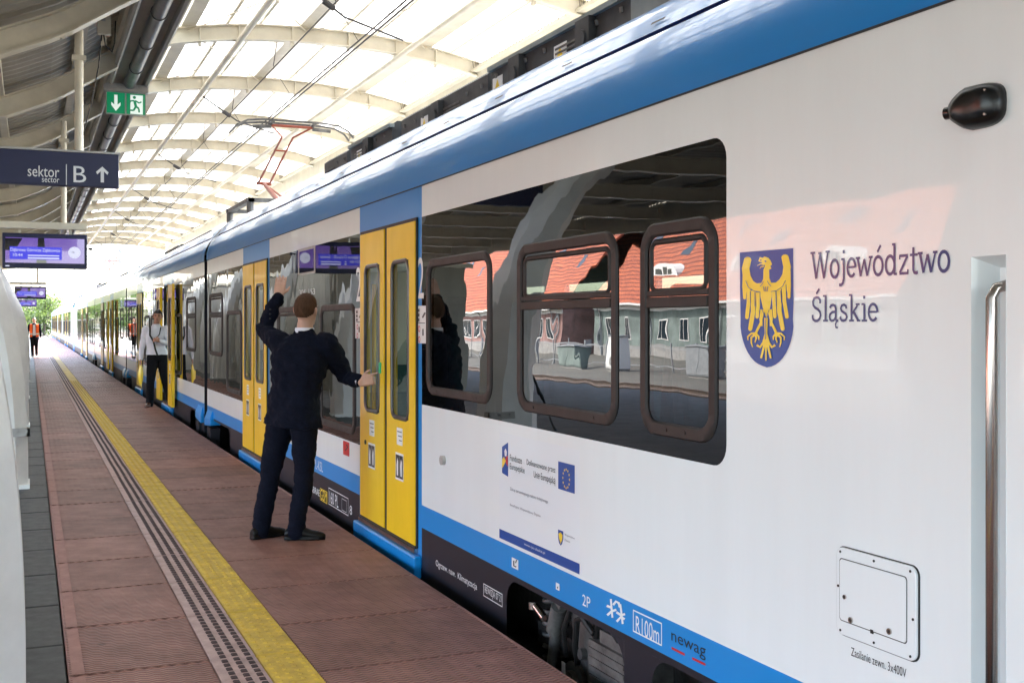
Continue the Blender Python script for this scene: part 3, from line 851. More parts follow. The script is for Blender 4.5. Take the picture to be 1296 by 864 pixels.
class Skin:
    def __init__(s, lift=0): s.v, s.f, s.k, s.lift = [], [], {}, lift
    def pt(s, y, z):
        q = (round(y, 4), round(z, 4))
        if q not in s.k:
            s.k[q] = len(s.v)
            s.v.append((SX + skin_d(y, z) - s.lift, y, z))
        return s.k[q]
    def cell(s, ya, yb, za, zb, stp):
        ny, nz = max(1, math.ceil((yb - ya) / stp)), max(1, math.ceil((zb - za) / stp))
        Y = [ya + (yb - ya) * i / ny for i in range(ny + 1)]; Z = [za + (zb - za) * i / nz for i in range(nz + 1)]
        for i in range(ny):
            for j in range(nz):
                s.f.append((s.pt(Y[i], Z[j]), s.pt(Y[i], Z[j + 1]), s.pt(Y[i + 1], Z[j + 1]), s.pt(Y[i + 1], Z[j])))
    def add(s, vs, fs):
        for f in fs: s.f.append(tuple(s.pt(vs[i][1], vs[i][2]) for i in f))
    def pieces(s, name, m_, parent):
        par = list(range(len(s.v)))
        def find(a):
            while par[a] != a: par[a] = par[par[a]]; a = par[a]
            return a
        for f in s.f:
            for a in f[1:]: par[find(a)] = find(f[0])
        g_ = {}
        for f in s.f: g_.setdefault(find(f[0]), []).append(f)
        for fs in g_.values():
            ids = {}; mb = MB()
            for f in fs:
                for a in f:
                    if a not in ids: ids[a] = len(mb.v); mb.v.append(s.v[a])
                mb.f.append(tuple(ids[a] for a in f)); mb.m.append(0)
            mb.orient(lambda c: Vector((-1, 0, 0))).build(name, m_, parent, smooth='all', fix=False)

def make_window(parent, y0, y1, z0, z1, transom=None, full=True):
    ring = ring_mesh(y0, y1, z0, z1, .115, .057, SX, .008)
    W = ring.build('window', M['frame'], parent, smooth=True)
    p = MB(); X = SX + .004
    if transom:
        p.add([(X, y0 + .05, transom + .02), (X, y1 - .05, transom + .02), (X, y1 - .05, z1 - .05), (X, y0 + .05, z1 - .05)], [(3, 2, 1, 0)])
        p.build('upper_pane', M['pane'], W, fix=False)
        q = MB(); q.box(SX - .012, SX + .01, y0 + .056, y1 - .062, transom - .024, transom + .018); q.box(SX - .006, SX + .012, y0 + .056, y1 - .056, transom + .022, transom + .046)
        q.build('transom', M['frame'], W, bevel=.004)
        if full:
            h = ring_mesh(y0 + .07, y1 - .07, transom + .03, z1 - .066, .05, .026, SX, .004, .01); h.build('hopper_frame', M['frame'], W, smooth=True)
        p = MB()
        p.add([(X, y0 + .05, z0 + .05), (X, y1 - .05, z0 + .05), (X, y1 - .05, transom - .01), (X, y0 + .05, transom - .01)], [(3, 2, 1, 0)])
        p.build('lower_pane', M['pane'], W, fix=False)
    else:
        p.add([(X, y0 + .05, z0 + .05), (X, y1 - .05, z0 + .05), (X, y1 - .05, z1 - .05), (X, y0 + .05, z1 - .05)], [(3, 2, 1, 0)])
        p.build('pane', M['pane'], W, fix=False)
    if full:
        sc = MB()
        for yy in (y0 + .22, y1 - .22):
            sc.tube([(SX - .008, yy, z0 + .03), (SX - .0115, yy, z0 + .03)], .008, 8)
        sc.build('screw', M['black'], W)
    return W

def leaf_mesh(wd, z0, z1, side):
    """a yellow door leaf in its own frame: Y from 0 to wd"""
    a, bb = (.115, wd - .135) if side > 0 else (.135, wd - .115)
    za, zb = .93, 2.03
    m = MB(); ys = [0, a, bb, wd]; zs = [z0, za, zb, z1]
    T = .045
    for i in range(3):
        for j in range(3):
            if i == 1 and j == 1: continue
            for X, f in ((-T, (0, 1, 2, 3)), (0, (3, 2, 1, 0))):
                m.add([(X, ys[i], zs[j]), (X, ys[i + 1], zs[j]), (X, ys[i + 1], zs[j + 1]), (X, ys[i], zs[j + 1])], [f])
    def rim(y0_, y1_, z0_, z1_):
        c = [(y0_, z0_), (y1_, z0_), (y1_, z1_), (y0_, z1_)]
        m.loft([[(-T, y, z) for y, z in c], [(0, y, z) for y, z in c]], cap=False)
    rim(0, wd, z0, z1); rim(a, bb, za, zb)
    return m, (a, bb, za, zb)
_leaf = {}
OUT = lambda c: Vector((c.x - TC, 0, c.z - 1.5))
def make_leaf(parent, y, wd, side, dx):
    key = (round(wd, 3), side)
    if key not in _leaf:
        m, (a, bb, za, zb) = leaf_mesh(wd, .105, BT - .02, side)
        L = m.build('door_leaf', M['yellow'], None)
        r_ = ring_mesh(a - .012, bb + .012, za - .012, zb + .012, .08, .032, -.045, .008, .01); r_.build('window_seal', M['seal'], L, smooth=True)
        p = MB(); p.add([(-.035, a, za), (-.035, bb, za), (-.035, bb, zb), (-.035, a, zb)], [(3, 2, 1, 0)]); p.build('door_pane', M['doorpane'], L, fix=False)
        s_ = MB(); yy = (-.012, 0) if side > 0 else (wd, wd + .012)
        st = MB(); c = (a + bb) / 2
        st.box(-.0465, -.045, c - .065, c + .065, .745, .865); 
        stk = st.build('sticker', M['inkwhite'], L)
        st = MB(); st.box(-.048, -.0465, c - .09, c + .09, .50, .69); st.build('notice', M['inkwhite'], L)
        st = MB(); st.box(-.0492, -.048, c - .08, c - .004, .515, .675); st.box(-.0492, -.048, c + .004, c + .08, .515, .675)
        for k in range(3): st.box(-.0475, -.0465, c - .05, c + .05 - k * .02, .835 - k * .03, .842 - k * .03)
        nb = st.build('pictogram', M['inkblack'], L); nb['kind'] = 'stuff'
        st = MB()
        for s_ in (-1, 1):
            q = c + s_ * .042
            st.add([(-.0496, q - .018, .53), (-.0496, q + .012, .53), (-.0496, q + .02, .60), (-.0496, q + .0, .655), (-.0496, q - .02, .63)], [(0, 1, 2, 3, 4)])
        st.build('pictogram_figure', M['inkwhite'], L)
        _leaf[key] = L
        L.parent = parent; L.location = (SX + .026 + dx, y, 0)
        return L
    c = copy_tree(_leaf[key], parent); c.parent = parent; c.location = (SX + .026 + dx, y, 0)
    return c

seat_m = MB()
seat_m.box(-.22, .22, -.22, .24, .36, .46); seat_m.prism([(.20, .44), (.30, .44), (.38, 1.12), (.33, 1.18), (.29, 1.12)], 'x', -.21, .21); seat_m.box(-.16, .16, -.1, .1, 0, .36)
_seat = None

def make_carriage(label, y0, y1, doors, wins, bands, arches=(), holes=(), seats=True, equip=(), nose=0, plain=False):
    global _seat
    C = empty('train_carriage', (0, 0, 0), label=label, cat='train carriage', group='carriages of the train at the platform')
    ys = {y0, y1}; zs = {SKB, BB, WB, BT, SHO, -.03, .105}
    r = .085
    for ya, yb, op in doors: ys |= {ya, yb, ya - .085, yb + .075}
    for w_ in wins: ys |= {w_[0] + .04, w_[1] - .04}; zs |= {w_[2] + .04, w_[3] - .04}
    for b_ in bands:
        ys |= {b_[0], b_[1]}; zs.add(b_[2])
        if b_[3]: ys.add(b_[0] + r); zs |= {BT - r, b_[2] + r}
    for a in arches: ys |= {a[0], a[1]}
    for h in holes: ys |= {h[0], h[1]}; zs |= {h[2], h[3]}
    zs.add(BB - .03)
    ys, zs = sorted(ys), sorted(zs)
    L = {k: Skin() for k in ('white', 'band', 'blue', 'skirt')}
    stp = (.045 if y0 < 0 else .09) if y0 < 40 else 9
    def kind(y, z):
        for ya, yb, op in doors:
            if ya < y < yb and .105 < z < BT: return None
            if ya - .085 < y < yb + .075 and z > -.03: return 'blue'
        for w_ in wins:
            if w_[0] + .04 < y < w_[1] - .04 and w_[2] + .04 < z < w_[3] - .04: return None
        for a in arches:
            if a[0] < y < a[1] and z < BB - .03: return None
        for h in holes:
            if h[0] < y < h[1] and h[2] < z < h[3]: return None
        if z < BB: return 'skirt'
        if z < WB: return 'blue'
        for b_ in bands:
            if b_[0] < y < b_[1] and b_[2] < z < BT: return 'band'
        return 'white'
    for i in range(len(ys) - 1):
        if ys[i + 1] - ys[i] < 1e-4: continue
        for j in range(len(zs) - 1):
            if zs[j + 1] - zs[j] < 1e-4: continue
            k = kind((ys[i] + ys[i + 1]) / 2, (zs[j] + zs[j + 1]) / 2)
            if k is None: continue
            q = [(SX, ys[i], zs[j]), (SX, ys[i + 1], zs[j]), (SX, ys[i + 1], zs[j + 1]), (SX, ys[i], zs[j + 1])]
            done = False
            for b_ in bands:
                if b_[3] and abs(ys[i] - b_[0]) < 1e-6 and k == 'band':
                    for zc, s_ in ((BT, -1), (b_[2], 1)):
                        if abs((zs[j + 1] if s_ < 0 else zs[j]) - zc) < 1e-6:
                            cy_, cz_ = b_[0] + r, zc + s_ * r
                            arc = [(SX, cy_ - r * math.sin(R(a * 15)), cz_ - s_ * r * math.cos(R(a * 15))) for a in range(7)]
                            L['band'].add([(SX, cy_, cz_)] + arc, [tuple(range(8))])
                            L['white'].add([(SX, b_[0], zc)] + arc, [tuple(range(8))])
                            done = True
            if not done:
                L[k].cell(ys[i], ys[i + 1], zs[j], zs[j + 1], stp)
    for k, nm, mk in (('white', 'side_panel', 'white'), ('band', 'window_band', 'band'), ('blue', 'blue_stripe', 'blue'), ('skirt', 'skirt', 'skirt')):
        L[k].pieces(nm, M[mk], C)
    # thin joint lines along the band and panels
    if not plain:
        j_ = MB(); j_.box(SX - .0035, SX - .0005, y0, y1, SHO - .006, SHO + .002); j_.build('panel_joint', M['black'], C)
    # roof
    m = MB(); m.loft([[(x, y, z) for x, z in ROOFP] for y in (y0, y1)], cap=False, closed=False); m.orient(OUT).build('roof_edge', M['roofblue'], C, smooth='all', fix=False)
    m = MB(); gp = [ROOFP[-1], (2.575, 2.86), (2.59, 2.885), ROOFT[0]]
    m.loft([[(x, y, z) for x, z in gp] for y in (y0, y1)], cap=False, closed=False); m.build('rain_gutter', M['ink'], C)
    m = MB(); m.loft([[(x, y, z) for x, z in ROOFT[:5]] for y in (y0, y1)], cap=False, closed=False); m.orient(OUT).build('roof_shoulder', M['roofblue'], C, smooth='all', fix=False)
    prof = ROOFT[4:] + [(2 * TC - x, z) for x, z in reversed(ROOFT[:-1])] + [(2 * TC - x, z) for x, z in reversed(ROOFP)]
    nseg = max(2, int((y1 - y0) / .9))
    m = MB()
    for k in range(nseg):
        ya, yb = y0 + (y1 - y0) * k / nseg, y0 + (y1 - y0) * (k + 1) / nseg
        m.loft([[(x, y, z) for x, z in prof] for y in (ya, yb)], cap=False, closed=False)
    m.orient(OUT).build('roof', M['roofgrey'], C, smooth='all', fix=False)
    if not plain:
        m = MB()
        for k in range(nseg):
            yy = y0 + (y1 - y0) * (k + .5) / nseg
            m.add([(2.584, yy - .06, 2.945), (2.584, yy + .06, 2.945), (2.592, yy + .06, 2.957), (2.592, yy - .06, 2.957)], [(0, 1, 2, 3)])
        m.build('roof_slot', M['black'], C)['kind'] = 'stuff'
    # far side, floor, ceiling, ends
    FX = 2 * TC - SX
    m = MB(); m.box(FX - .06, FX, y0, y1, .1, .95); m.box(FX - .06, FX, y0, y1, 2.0, SHO)
    y = y0
    while y < y1:
        m.box(FX - .06, FX, y, min(y + .5, y1), .95, 2.0); y += 1.9
    m.build('far_wall', M['inner'], C)
    p = MB(); p.add([(FX - .03, y0, .95), (FX - .03, y1, .95), (FX - .03, y1, 2.0), (FX - .03, y0, 2.0)], [(3, 2, 1, 0)]); p.build('far_glazing', M['doorpane'], C, fix=False)
    m = MB(); m.box(SX + .30, FX - .07, y0 + .02, y1 - .02, .02, .1)
    for ya, yb, op in doors: m.box(SX + .04, SX + .299, ya - .08, yb + .08, .02, .1)
    m.build('floor', M['floorin'], C)
    m = MB(); m.box(SX + .03, FX - .07, y0 + .02, y1 - .02, 2.36, 2.40); m.build('ceiling', M['inner'], C)
    m = MB()
    for yy in (y0, y1):
        ew = MB(); ew.box(SX + .004, FX - .002, yy - .004 if yy == y1 else yy, yy if yy == y1 else yy + .004, SKB, 2.5); ew.build('end_wall', M['skirt'], C)
    for ya, yb, op in doors:
        for yy in (ya - .12, yb + .1): m.box(SX + .05, SX + .55, yy - .02, yy + .02, .1, 2.0)
    m.build('partition', M['inner'], C)
    m = MB()
    for ya, yb, op in doors:
        m.tube([(SX + .62, (ya + yb) / 2, .1), (SX + .62, (ya + yb) / 2, 2.36)], .018, 8)
        m.tube([(SX + .10, ya - .02, .5), (SX + .10, ya - .02, 1.9)], .018, 8); m.tube([(SX + .10, yb + .02, .5), (SX + .10, yb + .02, 1.9)], .018, 8)
    if doors: m.build('grab_pole', M['yellow'], C, smooth=True)
    m = MB(); m.box(SX + .15, FX - .15, y0 + .1, y1 - .1, RAILZ + .38, SKB + .02); m.build('underframe', M['under'], C)
    m = MB(); m.box(SX + .30, FX - .002, y0 + .01, y1 - .01, .004, .018); m.box(SX + .62, FX, y0 + .01, y1 - .01, -.36, .004); m.build('belly', M['under'], C)
    cut = [y0 + .01] + [t for ya, yb, op in sorted(doors) for t in (ya - .1, yb + .1)] + [y1 - .01]
    for k in range(0, len(cut), 2):
        m = MB(); m.box(SX + .29, SX + .296, cut[k], cut[k + 1], -.36, .60); m.box(SX + .03, SX + .29, cut[k], cut[k + 1], .245, .26); m.build('liner', M['under'], C)
    for a in arches:                          # rounded upper corners of the wheel openings
        for yc, s_ in ((a[0], 1), (a[1], -1)):
            zt = BB - .03; rr = .13
            m = MB(); m.add([(SX + .001, yc, zt)] + [(SX + .001, yc + s_ * rr * (1 - math.cos(R(t))), zt - rr * (1 - math.sin(R(t)))) for t in range(0, 91, 15)], [tuple(range(8))])
            m.orient(lambda c: Vector((-1, 0, 0))).build('arch_corner', M['skirt'], C, fix=False)
    if seats:
        for w_ in wins:
            zf = .62 if w_[2] > 1 else .12
            for yy in (w_[0] + .1, w_[1] - .35):
                for xx in (SX + .34, SX + .80):
                    if _seat is None: o = _seat = seat_m.build('seat', M['seat'], C, bevel=.03)
                    else: o = _seat.copy(); COL.objects.link(o); o.parent = C
                    o.location = (xx, yy, zf - .02); o.rotation_euler = (0, 0, 0 if yy > w_[0] + .2 else math.pi)
            if zf > .5:
                m = MB(); m.box(SX + .30, SX + 1.1, w_[0] - .2, w_[1] + .2, .1, .6); m.build('seat_platform', M['floorin'], C)
    for ya, yb, op in doors:
        mid = (ya + yb) / 2; wd = (yb - ya) / 2 - .042
        d = .63 if op else 0; dx = -.07 if op else 0
        make_leaf(C, ya + .005 - d, wd, -1, dx); make_leaf(C, mid + .037 + d, wd, 1, dx)
        m = MB(); m.box(SX - .03, SX + .03, ya - .01, yb + .01, .055, .085); m.build('door_sill', M['steel'], C)
        m = MB(); m.box(SX - .055, SX + .002, ya - .085, yb + .075, -.10, .05); m.build('step_cover', M['blue'], C, bevel=.012)
        m = MB()
        for (a, bb) in ((ya - .012, ya + .003), (yb - .003, yb + .012)): m.box(SX - .012, SX + .03, a, bb, .09, BT - .01)
        m.box(SX - .013, SX + .03, ya - .012, yb + .012, BT - .02, BT + .004)
        m.box(SX - .018, SX + .02, ya, yb, .086, .103)
        m.build('door_frame', M['black'], C)
        if not op:
            m = MB(); m.box(SX - .010, SX + .02, mid - .0365, mid + .0365, .1, BT - .02); m.build('centre_seal', M['black'], C)
    for w_ in wins:
        make_window(C, *w_, full=not plain)
    # blue gangway bands on the roof ends
    for yy in (y0, y1):
        s_ = 1 if yy == y0 else -1
        m = MB(); m.loft([[(x - .012, y, z + .008) for x, z in ROOFP + ROOFT] for y in (yy, yy + s_ * .14)], cap=False, closed=False); m.orient(OUT).build('end_band', M['blue'], C, smooth='all', fix=False)
    for e in equip: e(C)
    return C

def bogie(parent, yc):
    m = MB()
    for s_ in (-1, 1):
        x = TC + s_ * 1.02
        m.box(x - .09, x + .09, yc - 1.35, yc + 1.35, RAILZ + .42, RAILZ + .58); m.box(x - .14, x + .14, yc - .45, yc + .45, RAILZ + .30, RAILZ + .62)
    m.box(TC - 1, TC + 1, yc - .3, yc + .3, RAILZ + .35, RAILZ + .6)
    B = m.build('bogie', M['under'], parent, bevel=.02)
    for dy in (-1.15, 1.15):
        for s_ in (-1, 1):
            x = TC + s_ * .78
            q = MB()
            q.tube([(x - .06, yc + dy, RAILZ + .40), (x + .06, yc + dy, RAILZ + .40)], .40, 28); q.tube([(x - s_ * .07, yc + dy, RAILZ + .40), (x - s_ * .06, yc + dy, RAILZ + .40)], .43, 28)
            q.build('wheel', M['rail'], B, smooth=True)
            q = MB(); q.tube([(x + s_ * .2, yc + dy, RAILZ + .4), (x + s_ * .40, yc + dy, RAILZ + .4)], .14, 14); q.box(x + s_ * .16, x + s_ * .34, yc + dy - .2, yc + dy + .2, RAILZ + .28, RAILZ + .5)
            q.build('axle_box', M['machine'], B, smooth=True)
    return B

def roof_box(ya, yb, x0, zt, mk='equip', lid=True, fans=0, light=False):
    def f(C):
        m = MB(); m.prism([(x0, 3.10), (2 * TC - x0, 3.10), (2 * TC - x0, zt - .04), (2 * TC - x0 - .05, zt), (x0 + .05, zt), (x0, zt - .04)], 'y', ya, yb)
        B = m.build('roof_unit', M[mk], C)
        if lid:
            m = MB(); m.box(x0 - .03, x0 + .02, ya - .01, yb + .01, zt - .06, zt - .028); m.box(x0 - .015, x0, ya + .05, yb - .05, 3.175, 3.19); m.build('lid', M['equipl'], B)
        m = MB(); k = ya + .12; n_ = int((yb - ya) / .5)
        for i in range(n_):
            yy = ya + (yb - ya) * (i + .5) / n_
            if i % 3 == 1:
                for q in range(5): m.box(x0 - .008, x0 + .002, yy - .2, yy + .2, 3.19 + q * .03, 3.203 + q * .03)
            else:
                m.tube([(x0 - .006, yy - .15, zt - .09), (x0, yy - .15, zt - .12)], .014, 6); m.tube([(x0 - .006, yy + .15, zt - .09), (x0, yy + .15, zt - .12)], .014, 6)
        m.build('louvre', M['machine'], B)['kind'] = 'stuff'
        for i in range(fans):
            yy = ya + (yb - ya) * (i + .5) / fans
            m = MB(); m.box(x0 - .05, x0 + .01, yy - .09, yy + .09, 3.16, zt - .06); m.tube([(x0 - .065, yy, 3.27), (x0 - .05, yy, 3.27)], .06, 14); m.build('lifting_bracket', M['equip'], B)
            m = MB(); m.box(x0 - .004, x0 - .0005, yy + .3, yy + .48, 3.22, 3.34); sg = m.build('warning_sign', M['inkwhite'], B)
            m = MB(); m.add([(x0 - .0055, yy + .33, 3.235), (x0 - .0055, yy + .45, 3.235), (x0 - .0055, yy + .39, 3.325)], [(0, 1, 2)]); m.build('warning_triangle', M['inkyellow'], B)
    return f

# ---- the four carriages of the near unit
Yd1a, Yd1b = yz(528.5, 400)[0], yz(458.5, 400)[0]
Yd2a, Yd2b = yz(339, 400)[0], yz(309, 400)[0]
def W_(px1, px0, z0, z1, t=None):            # window from photo columns (right, left)
    return (yz(px1, 400)[0], yz(px0, 400)[0], z0, z1, t)
HZ, LZ = (1.133, 2.012), (.694, 1.755)
RECESS = (yz(1273, 325)[0], yz(1229, 325)[0], WB + .02, yz(1229, 325)[1])
wins1 = [W_(908, 811, *HZ, 1.685), W_(782, 655, *HZ, 1.69), W_(622, 540, *HZ),
         W_(449.5, 405, *LZ), W_(385, 351, *LZ, 1.43), W_(305.5, 287, *LZ), W_(281.5, 265, *HZ, 1.69)]
C1 = make_carriage('nearest carriage with the eagle crest, big lettering and power hatch on white paint', -2.6, 16.95,
                   [(Yd1a, Yd1b, False), (Yd2a, Yd2b, False)], wins1,
                   [(yz(919, 400)[0], Yd1a - .085, HI, True), (Yd1b + .075, Yd2a - .085, LO, False), (Yd2b + .075, 16.95, LO, False)],
                   arches=[(3.2, 4.1), (4.34, 5.66), (14.9, 16.6)], holes=[RECESS],
                   equip=[roof_box(.2, 5.35, 2.99, 3.52, 'equipl', False), roof_box(5.45, 7.5, 3.05, 3.455, fans=2), roof_box(7.62, 9.7, 3.07, 3.45, lid=False, fans=1), roof_box(9.95, 11.4, 3.06, 3.455, fans=1), roof_box(11.7, 12.7, 3.1, 3.455, lid=False),
                          ])
bogie(C1, 4.6); bogie(C1, 16.0)
def mid_car(label, y0, y1, opens, d0=4.95, **k):
    d = [(y0 + d0, y0 + d0 + 1.42, opens[0]), (y0 + 10.0, y0 + 11.4, opens[1])]
    wn = [(y0 + .95, y0 + 2.08, *HZ, 1.69), (y0 + 2.75, y0 + 3.85, *LZ, None), (y0 + 7.0, y0 + 8.1, *LZ, 1.43), (y0 + 8.4, y0 + 9.5, *LZ, None), (y0 + 12.0, y0 + 13.0, *LZ, None), (y1 - 1.6, y1 - .6, *HZ, 1.69)]
    bd = [(y0, d[0][0] - .085, LO, False), (d[0][1] + .075, d[1][0] - .085, LO, False), (d[1][1] + .075, y1, LO, False)]
    eq = [roof_box(y0 + 5, y0 + 8.5, 3.15, 3.38, lid=False), roof_box(y0 + 9.5, y0 + 12.5, 3.15, 3.40)]
    c = make_carriage(label, y0, y1, d, wn, bd, arches=[(y0 + .3, y0 + 1.6), (y1 - 1.6, y1 - .3)], equip=eq, **k)
    return c
C2 = mid_car('second carriage, from whose open door a man in a white shirt leans', 17.25, 31.9, (True, False), d0=3.98)
C3 = mid_car('third carriage of the near unit, beyond the man in the white shirt', 32.2, 48.0, (True, False))
def end_car(label, y0, y1, far, **k):
    s_ = [(9.8, 11.2), (15.0, 16.4)]
    d = [((y0 + a, y0 + b_, False) if not far else (y1 - b_, y1 - a, False)) for a, b_ in s_]
    d.sort()
    wn = []
    cur = y0 + .8
    segs_ = [(y0, d[0][0]), (d[0][1], d[1][0]), (d[1][1], y1)]
    bd = []
    for i, (a, b_) in enumerate(segs_):
        a2 = a + (.085 if i else 0); b2 = b_ - (.085 if i < 2 else 0)
        if far and i == 2: b2 = b_ - 4
        if not far and i == 0: a2 = a + 4
        bd.append((a2, b2, LO, False))
        yy = a2 + .3
        while yy + 1.1 < b2 - .1:
            wn.append((yy, yy + 1.1, *LZ, None)); yy += 1.5
    return make_carriage(label, y0, y1, d, wn, bd, equip=[roof_box(y0 + 6, y0 + 10, 3.1, 3.42)], seats=False, **k)
C4 = end_car('fourth carriage, the tail of the near unit, with a blue nose', 48.3, 70.6, True, plain=True)
C5 = end_car('first carriage of the far coupled unit, next to the blue nose', 73.2, 95, False, plain=True)
C6 = end_car('second carriage of the far unit, sunlit beyond the canopy', 95.3, 111, False, plain=True)
C7 = end_car('third carriage of the far unit, tiny in the distance', 111.3, 127, False, plain=True)
C8 = end_car('last and farthest carriage at the head of the train', 127.3, 149, True, plain=True)
def nose(parent, y, s_):
    FX = 2 * TC - SX
    prof = lambda k, dz: [(SX + k, SKB), (SX + k, WB), (SX + k, 1.0), (SX + k * 1.3, SHO - dz), (SX + .35 + k, 3.1 - dz * 1.6), (TC, 3.2 - dz * 1.6), (FX - .35 - k, 3.1 - dz * 1.6), (FX - k * 1.3, SHO - dz), (FX - k, 1.0), (FX - k, SKB)]
    m = MB(); m.loft([[(x, y + s_ * t, z) for x, z in prof(k, dz)] for t, k, dz in ((0, 0, 0), (.5, .06, .1), (.95, .22, .35), (1.2, .4, .7))])
    m.build('nose', M['blue'], parent, smooth=True)
nose(C4, 70.6, 1); nose(C5, 73.2, -1); nose(C8, 149, 1); nose(C1, -2.6, -1)
# gangway bellows: dark folds between the carriages
for C, ya, yb in ((C1, 16.95, 17.25), (C2, 31.9, 32.2), (C3, 48.0, 48.3), (C5, 95, 95.3), (C6, 111, 111.3), (C7, 127, 127.3)):
    m = MB(); pr = [(SX + .05, -.1), (SX + .05, SHO), (2.46, 2.75), (2.62, 2.94), (3.0, 3.12), (TC, 3.18), (5.0, 2.94), (5.19, SHO), (5.19, -.1)]
    n_ = 6
    m.loft([[(x + (.03 if k % 2 else 0) * (1 if x < TC else -1), ya + .001 + (yb - ya - .002) * k / n_, z - (.03 if k % 2 and z > 2 else 0)) for x, z in pr] for k in range(n_ + 1)])
    m.build('gangway_bellows', M['black'], C)
    if C in (C1, C2, C3):                    # blue corner fairings over the bogies at the carriage ends
        for yy, s_ in ((ya, -1), (yb, 1)):
            m = MB(); m.loft([[(SX - .05, yy + s_ * .06, .10), (SX - .05, yy + s_ * .62, .14), (SX + .1, yy + s_ * .62, .14), (SX + .1, yy + s_ * .06, .10)],
                              [(SX - .05, yy + s_ * .06, .20), (SX - .05, yy + s_ * .62, .24), (SX + .1, yy + s_ * .62, .24), (SX + .1, yy + s_ * .06, .20)],
                              [(SX - .012, yy + s_ * .10, .33), (SX - .012, yy + s_ * .58, .34), (SX + .1, yy + s_ * .58, .34), (SX + .1, yy + s_ * .10, .33)]])
            m.build('end_fairing', M['blue'], C, bevel=.012)
            m = MB(); m.box(SX - .045, SX + .1, yy + s_ * .30, yy + s_ * .60, -.32, .10); m.build('fairing_leg', M['skirt'], C, bevel=.01)
            if C is C1 and s_ < 0: pass

# ---- running gear seen through the wheel arch of the first carriage
def gear(name, mk, f, sm=True):
    m = MB(); f(m); o = m.build(name, M[mk], C1, smooth=sm); o.location.z = .13 if name != 'bogie_frame' else .02; return o
gear('damper', 'machine', lambda m: (m.tube([(2.50, 5.30, -.30), (2.46, 5.16, -.02)], .032, 10), m.tube([(2.46, 5.20, -.10), (2.45, 5.12, .04)], .042, 10), m.tube([(2.44, 5.12, .05), (2.52, 5.12, .05)], .03, 10)))
gear('joint_rod', 'steel', lambda m: (m.tube([(2.425, 5.36, -.005), (2.425, 5.24, -.045)], .020, 10), m.tube([(2.42, 5.37, .012), (2.42, 5.37, -.025)], .026, 10)))
gear('air_spring', 'under', lambda m: [m.tube([(2.75, 4.95, z), (2.75, 4.95, z + .04)], .20 if k % 2 else .18, 20) for k, z in enumerate((-.22, -.18, -.14, -.10, -.06))])
gear('coil_spring', 'machine', lambda m: m.tube([(2.62 + .07 * math.cos(a * .5), 5.5 + .07 * math.sin(a * .5), -.42 + a * .0048) for a in range(0, 88)], .013, 6))
gear('axle_bearing', 'machine', lambda m: (m.tube([(2.48, 5.02, -.33), (2.60, 5.02, -.33)], .12, 18), m.tube([(2.45, 5.02, -.33), (2.48, 5.02, -.33)], .075, 14)))
gear('gear_case', 'machine', lambda m: (m.box(2.44, 2.75, 4.40, 4.78, -.27, -.03), [m.box(2.432, 2.44, 4.42, 4.76, -.25 + k * .042, -.23 + k * .042) for k in range(5)], m.box(2.46, 2.7, 4.46, 4.70, -.03, .03)), False)
gear('hose', 'black', lambda m: (m.tube([(2.45, 4.74, .0), (2.43, 4.82, .06), (2.45, 4.92, .02), (2.46, 4.96, -.12), (2.50, 5.0, -.24)], .016, 8), m.tube([(2.47, 4.52, .02), (2.44, 4.60, .10), (2.46, 4.70, .06), (2.48, 4.78, -.05)], .018, 8), m.tube([(2.45, 4.98, .08), (2.44, 5.05, -.06), (2.48, 5.10, -.2)], .013, 8)))
gear('brake_bracket', 'machine', lambda m: (m.prism([(4.84, .10), (5.02, .12), (5.08, -.02), (5.0, -.26), (4.90, -.28), (4.86, -.1)], 'x', 2.50, 2.53), m.tube([(2.47, 4.95, .05), (2.53, 4.95, .05)], .035, 12), m.tube([(2.47, 4.93, -.15), (2.53, 4.93, -.15)], .028, 12)))
gear('bogie_frame', 'under', lambda m: (m.box(2.56, 2.70, 3.2, 5.62, -.16, -.05), m.box(2.55, 2.72, 4.3, 4.9, -.35, -.16)), False)
gear('maintenance_label', 'inkyellow', lambda m: m.box(2.497, 2.4985, 4.90, 4.95, .0, .05), False)
gear('white_tag', 'inkwhite', lambda m: m.box(2.444, 2.446, 5.04, 5.08, -.30, -.22), False)
gear('junction_plate', 'machine', lambda m: m.box(2.44, 2.46, 4.80, 4.86, .02, .14), False)
gear('equipment_box', 'machine', lambda m: m.box(2.43, 2.6, 3.5, 3.9, -.3, -.02), False)
for k in range(5):
    gear('cable', 'machine', lambda m: m.tube([(2.5, 3.3 + k * .17, -.12), (2.45, 3.35 + k * .17, -.26), (2.46, 3.45 + k * .17, -.30), (2.5, 3.52 + k * .17, -.18)], .012, 6))

